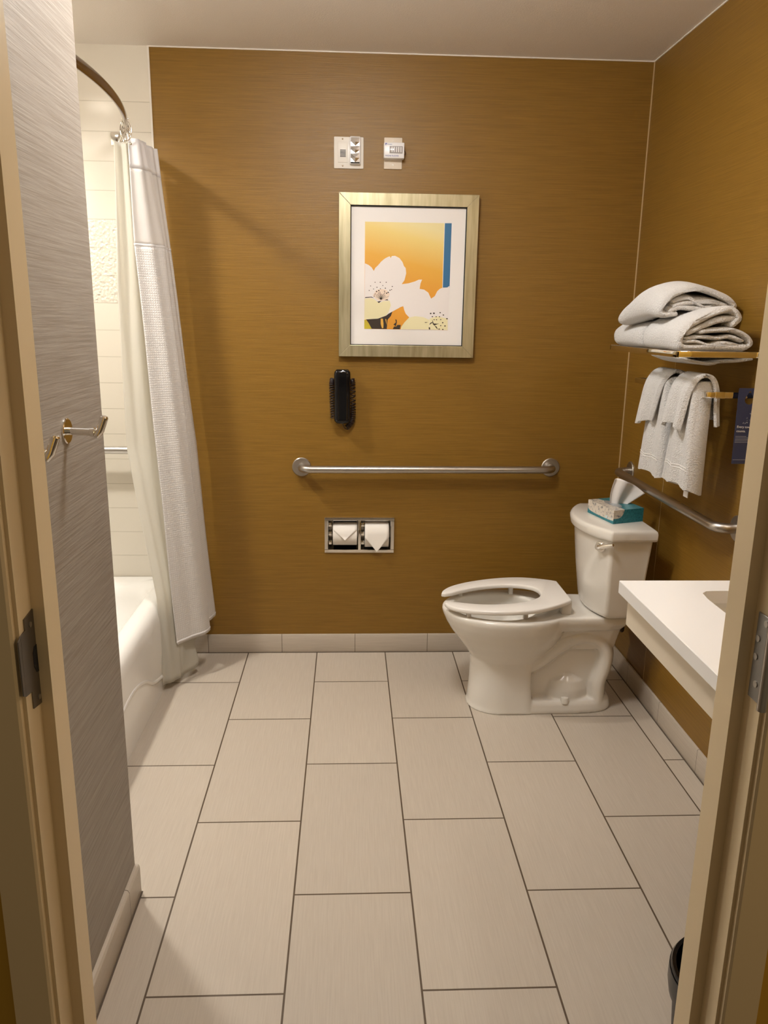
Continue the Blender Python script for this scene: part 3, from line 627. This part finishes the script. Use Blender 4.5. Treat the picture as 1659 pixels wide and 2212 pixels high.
AWH = mat('print_white', (.80, .755, .74), .5); ACR = mat('print_cream', (.80, .74, .46), .5); ABL = mat('print_blue', (.028, .145, .30), .5)
ABR = mat('print_brown', (.035, .022, .014), .5); AYG = mat('print_yellowgreen', (.55, .44, .03), .5); APK = mat('print_peach', (.80, .66, .55), .5); AOR = mat('print_orange', (.74, .42, .07), .5)
pm = MB()
pm.poly([art(145, 80), art(1548, 102), art(1478, 1835), art(130, 1808)])
pm.mi = 3; pm.poly([art(1436, 100, 1), art(1548, 100, 1), art(1510, 1130, 1), art(1398, 1130, 1)])
pm.mi = 1; pm.poly([art(1428, 100, 2), art(1437, 100, 2), art(1401, 1130, 2), art(1392, 1130, 2)])
flo = [(143, 740), (200, 765), (250, 805), (285, 862), (310, 812), (350, 775), (385, 735), (400, 715), (460, 665), (510, 638), (545, 627), (560, 655), (575, 622), (630, 618), (700, 655), (750, 720), (770, 780), (800, 815), (808, 900), (780, 1010), (735, 1075), (850, 1060), (950, 1030), (1010, 1002), (1065, 1000), (1040, 1060), (1025, 1150), (1100, 1165), (1165, 1212), (1210, 1310), (1270, 1270), (1310, 1190), (1350, 1152), (1395, 1132), (1475, 1127), (1508, 1102), (1479, 1833), (715, 1818), (730, 1770), (780, 1700), (855, 1620), (800, 1560), (775, 1500), (760, 1435), (720, 1447), (680, 1470), (580, 1525), (480, 1590), (350, 1640), (160, 1652), (131, 1660)]
pm.mi = 1; pm.poly([art(x, y, 3) for x, y in flo])
pm.mi = 2; pm.poly([art(x, y, 4) for x, y in [(138, 1310), (220, 1300), (290, 1315), (365, 1385), (440, 1350), (540, 1345), (560, 1420), (520, 1540), (480, 1588), (350, 1638), (160, 1650), (131, 1658)]])
pm.mi = 2; pm.poly([art(x, y, 4) for x, y in [(855, 1622), (950, 1600), (1080, 1615), (1180, 1660), (1175, 1820), (715, 1816), (730, 1770), (780, 1700)]])
pm.mi = 2; pm.poly([art(x, y, 5) for x, y in [(1185, 1640), (1300, 1600), (1478, 1640), (1476, 1830), (1180, 1822)]])
pm.mi = 6; pm.poly([art(410+130*math.cos(a*PI/14)*(1.0+.08*math.sin(5*a)), 1250+95*math.sin(a*PI/14), 6) for a in range(28)])
pm.mi = 4; pm.poly([art(x, y, 5) for x, y in [(160, 1652), (350, 1640), (480, 1592), (520, 1560), (585, 1522), (560, 1595), (505, 1660), (492, 1812), (250, 1808), (205, 1720)]])
pm.mi = 7; pm.poly([art(x, y, 6) for x, y in [(395, 1640), (430, 1640), (440, 1720), (438, 1795), (415, 1800), (395, 1730)]]); pm.poly([art(x, y, 6) for x, y in [(468, 1645), (486, 1650), (494, 1750), (480, 1700)]])
pm.mi = 5; pm.poly([art(x, y, 5) for x, y in [(131, 1662), (160, 1660), (205, 1725), (252, 1809), (130, 1806)]])
pm.mi = 4
for P in ([(600, 1740), (640, 1700), (630, 1650), (652, 1660), (655, 1700), (640, 1765)], [(590, 1812), (610, 1770), (650, 1770), (660, 1745), (718, 1745), (702, 1815)], [(140, 1300), (150, 1285), (250, 1280), (290, 1300), (240, 1292)], [(290, 1310), (340, 1360), (410, 1345), (365, 1384)], [(455, 1338), (500, 1320), (522, 1338)],
          [(1172, 1820), (1170, 1780), (1190, 1785), (1195, 1822)], [(1180, 1735), (1205, 1705), (1250, 1690), (1190, 1740)], [(1225, 1650), (1250, 1720), (1300, 1725), (1340, 1722), (1260, 1755), (1235, 1730)], [(1260, 1750), (1300, 1775), (1320, 1825), (1290, 1795)], [(1100, 1700), (1160, 1700), (1120, 1712)]):
    pm.poly([art(x, y, 7) for x, y in P])
rnd = random.Random(3)
for k in range(11):
    a = -2.6+k*.22; x, y = 400, 1330; L = 95+rnd.random()*60
    ex, ey = x+math.cos(a)*L*.9, y+math.sin(a)*L; pm.poly([art(x-3, y, 8), art(ex-4, ey, 8), art(ex+4, ey, 8), art(x+3, y, 8)])
for x, y, r in [(305, 1045, 8), (388, 1045, 9), (485, 1045, 9), (233, 1105, 8), (335, 1127, 9), (430, 1098, 8), (471, 1140, 10), (583, 1112, 9), (210, 1178, 8), (281, 1155, 8), (390, 1150, 8), (545, 1174, 10), (570, 1163, 8), (330, 1195, 12), (365, 1180, 12), (458, 1190, 9), (490, 1222, 12), (516, 1210, 12), (308, 1230, 7), (300, 1250, 7), (290, 1272, 8),
                (1203, 1555, 14), (1255, 1552, 16), (1356, 1542, 12), (1408, 1580, 12), (1230, 1607, 11), (1291, 1608, 10), (1344, 1608, 10), (1466, 1642, 13), (1258, 1658, 10), (1297, 1658, 10), (1365, 1657, 10), (1397, 1708, 12), (1364, 1758, 10), (1434, 1762, 13), (1338, 1815, 12), (1398, 1820, 12)]:
    pm.poly([art(x+r*math.cos(2*PI*k/10), y+r*.85*math.sin(2*PI*k/10), 9) for k in range(10)])
pm.obj('flower_print', [AG, AWH, ACR, ABL, ABR, AYG, APK, AOR], pic, smooth=0, normals=False)

ph = thing('wall_phone', 'black wall telephone with coiled cord on the amber back wall', 'telephone', (.415, YB, 1.14))
def slab(x0, x1, z0, z1, ya, yb, r, inset, n=8):
    m_ = MB(); f = lambda i, y: [Vector((p.x, y, p.y)) for p in rrect(x0+i, x1-i, z0+i, z1-i, 0, r, n)]
    m_.loft([f(0, yb), f(0, ya+.012), f(inset*.3, ya+.005), f(inset, ya+.001), f(inset*2.2, ya)]); return m_
slab(.385, .444, 1.042, 1.232, YB-.028, YB, .022, .003).obj('cradle', BLACK, ph, smooth=50)
hs = MB(); nh = 22; rg = []
for i in range(nh+1):
    v = i/nh; z = 1.034+.218*v; wv = .0335*(1-.10*math.cos((v-.08)*PI)**2) if False else (.0325+.0025*abs(2*v-1)**2)
    e = min(1, math.sqrt(max(0, 1-abs(2*v-1)**9))); w_ = wv*(.72+.28*e) if 0 < i < nh else wv*.70
    dep = (.056 + .012*abs(2*v-1)**1.6)*(.86+.14*e); bk = .026
    rg.append([Vector((.4165+w_*math.copysign(abs(math.cos(a))**.55, math.cos(a)), YB-bk-(dep-bk)*(.5+.5*math.copysign(abs(math.sin(a))**.6, math.sin(a))), z)) for a in [2*PI*k/32 for k in range(32)]])
hs.loft(rg); hs.obj('handset', BLACK, ph, smooth=60)
cpath = []
def coil(pts, r, turns):
    P = cr(pts, 12); out = []; N = turns*10
    for k in range(N+1):
        f = k/N*(len(P)-1); i = min(int(f), len(P)-2); q = P[i]*(1-(f-i))+P[i+1]*(f-i); t_ = (P[i+1]-P[i]).normalized()
        a = Vector((0, 1, 0)); b = t_.cross(a); ang = 2*PI*k/10; out.append(q + (b*math.cos(ang)+a*math.sin(ang))*r)
    return out
c1 = coil([(.378, YB-.016, 1.214), (.374, YB-.015, 1.19), (.376, YB-.015, 1.12), (.379, YB-.015, 1.050)], .0100, 20)
c2 = coil([(.455, YB-.016, 1.212), (.459, YB-.015, 1.19), (.461, YB-.015, 1.11), (.460, YB-.015, 1.06), (.453, YB-.014, 1.032), (.436, YB-.016, 1.012)], .0100, 25)
MB().tube(c1, .0021, 6).tube(c2, .0021, 6).tube(cr([c1[-1], Vector((.384, YB-.016, 1.046)), Vector((.40, YB-.02, 1.032)), Vector((.412, YB-.03, 1.034))], 5), .0017, 6).tube(cr([c2[-1], Vector((.429, YB-.02, 1.008)), Vector((.420, YB-.025, 1.024)), Vector((.417, YB-.03, 1.036))], 5), .0017, 6).obj('coiled_cord', CORDM, ph, smooth=180)

rh = thing('toilet_roll_holder', 'recessed chrome double toilet roll holder in the back wall', 'toilet roll holder', (.491, YB, .543))
fx0, fx1, fz0, fz1 = .340, .642, .464, .622
f_ = MB(); fd = YB-.006
for b in ((fx0, fx1, fz1-.014, fz1), (fx0, fx1, fz0, fz0+.014), (fx0, fx0+.016, fz0+.014, fz1-.014), (fx1-.016, fx1, fz0+.014, fz1-.014)): f_.box(b[0], b[1], fd, YB+.001, b[2], b[3], .0015, 1)
f_.obj('frame', CHROME, rh)
MB().box(.4855, .4975, fd+.001, YB+.09, fz0+.012, fz1-.012, .002).obj('divider', CHROME, rh)
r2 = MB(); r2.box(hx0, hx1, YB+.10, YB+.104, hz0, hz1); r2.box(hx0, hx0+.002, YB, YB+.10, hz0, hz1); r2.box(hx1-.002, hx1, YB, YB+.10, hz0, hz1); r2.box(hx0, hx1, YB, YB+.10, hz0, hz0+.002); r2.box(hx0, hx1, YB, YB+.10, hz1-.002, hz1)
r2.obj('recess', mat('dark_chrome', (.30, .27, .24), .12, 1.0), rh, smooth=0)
for x in (.357, .4985):
    for z in (.508, .548, .588): MB().box(x, x+.014, YB+.004, YB+.030, z-.009, z+.009, .002).obj('spring_clip', CHROME, rh)
for xa, xb, zc, r, zst, ztip, lab in ((.3765, .4805, .540, .049, .568, .526, 'left toilet paper roll with a short folded point in the wall holder'), (.5145, .6185, .539, .059, .535, .476, 'right toilet paper roll with a long folded point in the wall holder')):
    yc = YB+.002+r*.62; q = thing('toilet_roll', lab, 'toilet roll', ((xa+xb)/2, yc, zc), 'rolls in the recessed holder')
    MB().lathe([(.02, xa), (r-.001, xa), (r, xa+.001), (r, xb-.001), (r-.001, xb), (.02, xb), (.02, xa)], (0, yc, zc), 0, 48).obj('paper', PAPER, q, smooth=40)
    # folded end sheet following the roll, coming to a point
    rws = []; rr = r+.0016; xm_ = (xa+xb)/2; hw_ = (xb-xa)/2-.0008; prof_f = []
    for i in range(13): a = 2.3*(1-i/12); prof_f.append((yc-rr*math.sin(PI/2-a) if False else yc-rr*math.cos(a), zc+rr*math.sin(a)))
    for i in range(1, 15): v = i/14; prof_f.append((yc-rr-.006*v, zc+(ztip-zc)*v))
    for y_, z_ in prof_f:
        w_ = hw_*max(.03, min(1, (z_-ztip)/(zst-ztip))); fr2 = max(0, min(1, (zst-z_)/(zst-ztip))) if y_ < yc else 0
        rws.append([Vector((xm_+w_*(2*j/8-1), y_-.002*fr2, z_)) for j in range(9)])
    fo = MB().grid(rws).obj('folded_end', PAPER, q, smooth=180); so = fo.modifiers.new('s', 'SOLIDIFY'); so.thickness = .0014; so.offset = 1

# ------------------------------------------------------------------ towel shelf on the right wall
sh = thing('towel_shelf', 'chrome towel shelf with lower towel bar on the right wall', 'towel shelf', (XR, -.48, 1.36))
YN, YF, XF = -.770, -.200, 1.358
MB().box(XF, XF+.006, YN, YF, 1.359, 1.376, .001).obj('front_rail', CHROME, sh)
for y in (YN, YF-.006): MB().box(XF, XR, y, y+.006, 1.360, 1.377, .001).obj('side_rail', CHROME, sh)
for x in (1.42, 1.48, 1.54): MB().box(x-.004, x+.004, YN+.004, YF-.004, 1.364, 1.370, .001).obj('shelf_slat', CHROME, sh)
BXC, BZC = 1.462, 1.256
MB().box(BXC-.006, BXC+.006, YN, YF, BZC-.009, BZC+.009, .0015).obj('towel_bar', CHROME, sh)
for y in (YN, YF-.007): MB().box(BXC-.004, XR, y-.001, y+.006, BZC-.0085, BZC+.0085, .001).obj('bar_arm', CHROME, sh)
MB().box(1.480, 1.508, YN-.0022, YN+.008, BZC-.0095, BZC+.0095, .001).obj('arm_clip', CHROME, sh)
for z in (1.368, BZC):
    for y in (YN+.003, YF-.003): MB().box(XR-.006, XR, y-.02, y+.02, z-.016, z+.016, .002).obj('wall_mount', CHROME, sh)

def ribbon(mb, path, th, y0, y1, ny=14, wob=.003, seed=0, endr=.008, n=7, skew=None):
    rd = random.Random(seed); P = cr([(x, 0, z) for x, z in path], n); N = len(P); outl = []
    nr = []
    for i in range(N):
        t_ = (P[min(i+1, N-1)]-P[max(i-1, 0)]).normalized(); nr.append(Vector((-t_.z, 0, t_.x)))
    def outline(h):
        top = [P[i]+nr[i]*h for i in range(N)]; bot = [P[i]-nr[i]*h for i in range(N)]
        t0 = (P[0]-P[1]).normalized(); t1 = (P[-1]-P[-2]).normalized()
        c1_ = [P[-1]+nr[-1]*h*math.cos(a)+t1*h*math.sin(a) for a in (PI/4, PI/2, 3*PI/4)]
        c0_ = [P[0]-nr[0]*h*math.cos(a)+t0*h*math.sin(a) for a in (PI/4, PI/2, 3*PI/4)]
        return top+c1_+bot[::-1]+c0_
    rings = []; ph_ = rd.random()*6
    for k in range(ny+1):
        v = k/ny; y = y0+(y1-y0)*v; e = min(v, 1-v)*abs(y1-y0); h = th/2*(math.sqrt(max(0, 1-(1-min(1, e/endr))**2))*.45+.55)
        O_ = outline(h); rings.append([Vector((p.x+wob*math.sin(v*7+ph_+p.z*40), y+wob*.8*math.sin(p.x*55+p.z*35+ph_)*(1 if k in (0, ny) else .3), p.z+wob*.6*math.sin(v*5+p.x*30+ph_))) for p in O_])
    if skew: rings = [[skew(p, k/ny) for p in r_] for k, r_ in enumerate(rings)]
    mb.loft(rings)
tA = [(1.517, 1.450), (1.532, 1.469), (1.516, 1.489), (1.484, 1.487), (1.429, 1.466), (1.393, 1.447), (1.373, 1.424), (1.371, 1.402), (1.383, 1.389), (1.439, 1.387), (1.511, 1.387), (1.560, 1.389)]
tA2 = [(1.516, 1.466), (1.474, 1.462), (1.432, 1.447), (1.394, 1.428)]; tB = [(1.428, 1.429), (1.476, 1.434), (1.522, 1.436), (1.558, 1.422), (1.574, 1.402), (1.562, 1.388)]
tC = [(1.389, 1.412), (1.435, 1.415), (1.479, 1.411), (1.515, 1.418), (1.548, 1.408)]; tD = [(1.390, 1.400), (1.422, 1.402), (1.458, 1.394), (1.486, 1.402), (1.515, 1.400), (1.540, 1.394)]
tw = MB()
ribbon(tw, tA, .022, -.752, -.480, seed=1, endr=.022); ribbon(tw, tA2, .020, -.749, -.482, seed=2); ribbon(tw, tB, .016, -.748, -.482, seed=3); ribbon(tw, tC, .013, -.747, -.484, seed=4); ribbon(tw, tD, .013, -.748, -.484, seed=5)
tag(tw.obj('bath_towel', TERRY, smooth=180), 'thick folded white bath towel at the near end of the shelf, layers showing', 'towel', 'white bath towels on the shelf')
tw = MB(); sx = lambda L, dx=0, dz=0, s_=1: [((x-1.37)*s_+1.37+dx, z+dz) for x, z in L]
lump = [(1.555, 1.398), (1.565, 1.425), (1.53, 1.446), (1.46, 1.452), (1.41, 1.446), (1.379, 1.427), (1.371, 1.405), (1.383, 1.390), (1.45, 1.388), (1.54, 1.388)]
ribbon(tw, lump, .022, -.474, -.205, seed=7, endr=.03); ribbon(tw, [(1.39, 1.405), (1.45, 1.410), (1.54, 1.408)], .02, -.47, -.21, seed=8); ribbon(tw, [(1.395, 1.426), (1.45, 1.431), (1.53, 1.426)], .022, -.47, -.21, seed=9)
tag(tw.obj('bath_towel', TERRY, smooth=180), 'folded white bath towel at the far end of the shelf by the corner', 'towel', 'white bath towels on the shelf')
tw = MB()
top_o = [(1.405, 1.477), (1.371, 1.476), (1.358, 1.487), (1.364, 1.507), (1.388, 1.530), (1.430, 1.545), (1.47, 1.548), (1.52, 1.536), (1.555, 1.521), (1.575, 1.504), (1.566, 1.488), (1.53, 1.482)]
dw = lambda z: max(0, min(1, (z-1.47)/.06))
dome = lambda p, v: Vector((p.x-.018*v, p.y, p.z+.022*math.sin(PI*min(1, v*1.1))*(.2+.8*dw(p.z)) - .034*max(0, v-.35)))
ribbon(tw, top_o, .020, -.628, -.325, seed=11, endr=.02, skew=dome); ribbon(tw, [(1.392, 1.512), (1.435, 1.522), (1.465, 1.509), (1.49, 1.499), (1.525, 1.509), (1.545, 1.508)], .014, -.622, -.34, seed=12, skew=dome)
ribbon(tw, [(1.388, 1.488), (1.42, 1.497), (1.467, 1.492), (1.535, 1.489)], .020, -.624, -.34, seed=13, skew=dome); ribbon(tw, [(1.40, 1.503), (1.44, 1.510), (1.50, 1.512), (1.555, 1.505)], .020, -.622, -.34, seed=14, skew=dome)
tag(tw.obj('bath_towel', TERRY, smooth=180), 'topmost folded white bath towel lying across the two on the shelf', 'towel', 'white bath towels on the shelf')
# bottom of the near towel sagging through the slats
tw2 = MB(); ribbon(tw2, [(1.392, 1.3575), (1.43, 1.346), (1.474, 1.340), (1.500, 1.346), (1.56, 1.352), (1.590, 1.357)], .010, -.742, -.50, seed=21, wob=.002)
tw2.obj('sagging_edge', TERRY, bpy.data.objects['bath_towel'], smooth=180)

def drape(y_top, y_bot, zf, zb, seed, xa=1.432, xb=1.492, ztop=1.292):
    rd = random.Random(seed); ph_ = rd.random()*6; prof_ = []
    for k in range(17): prof_.append((xa, zf+(ztop-.03-zf)*k/16, 1))
    for k in range(1, 10): a = PI-PI*k/10; prof_.append(((xa+xb)/2+(xb-xa)/2*math.cos(a), ztop-.03+.03*math.sin(a), 0))
    for k in range(17): prof_.append((xb, ztop-.03+(zb-ztop+.03)*k/16, -1))
    rings = []; NY = 26
    for j in range(NY+1):
        v = j/NY; ring = []
        for x, z, sd in prof_:
            d = max(0, min(1, (ztop-z)/(ztop-.97))); y = (y_top[0]+(y_top[1]-y_top[0])*v)*(1-d)+(y_bot[0]+(y_bot[1]-y_bot[0])*v)*d
            e = min(v, 1-v); rnd_ = .016*max(0, 1-e/.07)**2
            rp = (math.sin(v*11+ph_+z*3)*.006+math.sin(v*23+ph_*2)*.0025)*(.3+d)
            ring.append(Vector((x + (rp+rnd_ if sd >= 0 else rp*.5-rnd_*.6), y, z + (.006*math.sin(v*9+ph_) if d > .97 else 0))))
        rings.append(ring)
    return MB().loft(rings)
def hand_towel(yt, yb, zf, zb, seed, lab):
    t = thing('hand_towel', lab, 'towel', (1.462, (yt[0]+yt[1])/2, 1.29), 'hand towels on the towel bar')
    drape(yt, yb, zf, zb, seed).obj('cloth', TERRY, t, smooth=60)
    b = MB(); rd = random.Random(seed); ph_ = rd.random()*6
    for dz in (.052, .060):
        pts = []
        for j in range(21):
            v = .05+.9*j/20; d = min(1, (1.292-zf-dz)/(.322)); y = (yt[0]+(yt[1]-yt[0])*v)*(1-d)+(yb[0]+(yb[1]-yb[0])*v)*d
            rp = (math.sin(v*11+ph_+(zf+dz)*3)*.006+math.sin(v*23+ph_*2)*.0025)*(.3+d); e = min(v, 1-v)
            pts.append((1.432+rp+.016*max(0, 1-e/.07)**2-.0002, y, zf+dz))
        b.tube(pts, .0014, 6)
    b.obj('woven_band', TERRY_FLAT, t, smooth=180)
    return t
h1 = hand_towel((-.405, -.550), (-.330, -.552), .972, .985, 5, 'white hand towel hanging on the bar nearest the back corner')
h2 = hand_towel((-.612, -.738), (-.558, -.742), .978, .962, 9, 'white hand towel hanging on the bar nearest the doorway')
MB().box(1.455, 1.457, -.72, -.69, .945, .972, .0004).obj('care_tag', PLAST2, h2)
def washcloth(yt, yf, yb, lab, seed, zf=1.135, zb=1.16):
    rows = []; path = cr([(1.413, 0, zf), (1.415, 0, 1.20), (1.420, 0, 1.262), (1.436, 0, 1.298), (1.462, 0, 1.309), (1.488, 0, 1.298), (1.504, 0, 1.262), (1.511, 0, 1.21), (1.519, 0, zb)], 6)
    for i, q in enumerate(path):
        f = i/(len(path)-1); a = max(0, 1-f/.5); b = max(0, (f-.5)/.5); r_ = []
        for j in range(19):
            v = j/18; y = (yt[0]+(yt[1]-yt[0])*v); y += (yf[0]+(yf[1]-yf[0])*v-y)*a**1.3; y += (yb[0]+(yb[1]-yb[0])*v-y)*b**1.3
            rp = .007*math.sin(v*8+seed)*(a+b)+.004*math.sin(v*15+seed*2)*(a+b)
            r_.append(Vector((q.x+rp+(.012*max(0, 1-min(v, 1-v)/.08)**2)*(1 if f < .5 else -1), y, q.z-.012*math.sin(v*4+seed)*(a**4+b**4))))
        rows.append(r_)
    o = MB().grid(rows).obj('washcloth', TERRY, smooth=180); so = o.modifiers.new('s', 'SOLIDIFY'); so.thickness = .010; so.offset = 0
    sb = o.modifiers.new('b', 'BEVEL'); sb.width = .003; sb.segments = 2; sb.limit_method = 'ANGLE'
    return tag(o, lab, 'washcloth', 'washcloths over the hand towels')
washcloth((-.415, -.555), (-.340, -.475), (-.42, -.565), 'white washcloth draped over the hand towel nearest the back corner', 1.0)
washcloth((-.625, -.750), (-.572, -.700), (-.63, -.742), 'white washcloth draped over the hand towel nearest the doorway', 2.6, 1.150, 1.165)

# blue towel-reuse card hanging on the shelf arm
cd = thing('door_hanger_card', 'dark blue hanging card with white lettering on the towel shelf arm', 'card', (1.575, YN-.01, 1.27))
CARD = mat('navy_card', (.030, .045, .115), .22, coat=.6)
cxL, cxR, cy_ = 1.541, 1.606, YN-.016; ring = rrect(cxL, cxR, 1.062, 1.278, 0, .005, 3)
co = MB(); t_ = bmesh.new(); circ = []
hc = [(1.5745+.0135*math.cos(2*PI*k/24)*(1 if math.sin(2*PI*k/24) < 0 else max(.35, 1-.65*math.sin(2*PI*k/24))), 1.246+(.014 if math.sin(2*PI*k/24) < 0 else .024)*math.sin(2*PI*k/24)) for k in range(24)]
outer_ = []
for k in range(24):
    a = 2*PI*k/24; c, s_ = math.cos(a), math.sin(a); m_ = max(abs(c)/(.0325), abs(s_)/.0315); outer_.append((1.5735+c/m_, 1.2465+s_/m_))
tl = lambda x, z: x + (1.17-z)*.02          # hangs slightly askew
co.loft([[Vector((tl(x, z), cy_, z)) for x, z in hc], [Vector((tl(x, z), cy_, z)) for x, z in outer_], [Vector((tl(x, z), cy_+.0006, z)) for x, z in outer_], [Vector((tl(x, z), cy_+.0006, z)) for x, z in hc], [Vector((tl(x, z), cy_, z)) for x, z in hc]], False, False)
co.prism([(tl(x, z), cy_, z) for x, z in ((cxL, 1.062), (cxR, 1.062), (cxR, 1.2151), (cxL, 1.2151))], (0, .0006, 0))
co.obj('card', CARD, cd, smooth=0)
text_mesh('Every towel', .0092, (cxL+.005, cy_-.0006, 1.166), (1, 0, -.02), (.02, 0, 1), 'lettering', WHITEINK, cd)
text_mesh('counts.', .0092, (cxL+.005, cy_-.0006, 1.154), (1, 0, -.02), (.02, 0, 1), 'lettering', WHITEINK, cd)
ml = MB()
for k in range(5): ml.box(cxL+.004, cxL+.044-(k == 4)*.008, cy_-.0006, cy_-.0002, 1.124+k*.0042, 1.1252+k*.0042)
ml.obj('small_print', GREYTXT, cd, smooth=0)
MB().box(cxL+.004, cxR-.004, cy_-.0006, cy_-.0002, 1.0735, 1.0745).obj('footer_line', GREYTXT, cd, smooth=0)
sp_ = MB(); rd = random.Random(5)
for k in range(22):
    f = k/21; x, z = cxL+.026+f*.030+rd.uniform(-.007, .007), 1.176+f*.045+rd.uniform(-.006, .006); w_ = .0012+.0012*rd.random()
    sp_.poly([(x-w_, cy_-.0006, z-w_*.4), (x, cy_-.0006, z-w_), (x+w_, cy_-.0006, z+w_*.5), (x, cy_-.0006, z+w_*.9)])
sp_.obj('sprig_pattern', mat('pale_blue_print', (.25, .29, .42), .5), cd, smooth=0)

# ------------------------------------------------------------------ waste bin by the doorway
wbn = thing('waste_bin', 'black round waste bin on the floor under the vanity edge', 'waste bin', (1.172, -1.755, 0))
MB().lathe([(0, .002), (.085, .002), (.088, .006), (.104, .245), (.101, .245), (.085, .012), (0, .010)], (1.172, -1.755, 0), 2, 48).obj('body', mat('black_bin', (.012, .012, .014), .45), wbn, smooth=50)
MB().lathe([(.103, .237), (.109, .241), (.110, .251), (.107, .256), (.100, .255), (.100, .237), (.103, .237)], (1.172, -1.755, 0), 2, 48).obj('rim', BLACK, wbn, smooth=60)
MB().lathe([(.1105, .247), (.1115, .215), (.108, .195), (.1085, .193), (.112, .215), (.1115, .247)], (1.172, -1.755, 0), 2, 48).obj('bag_cuff', mat('black_bag', (.01, .01, .011), .3), wbn, smooth=60)
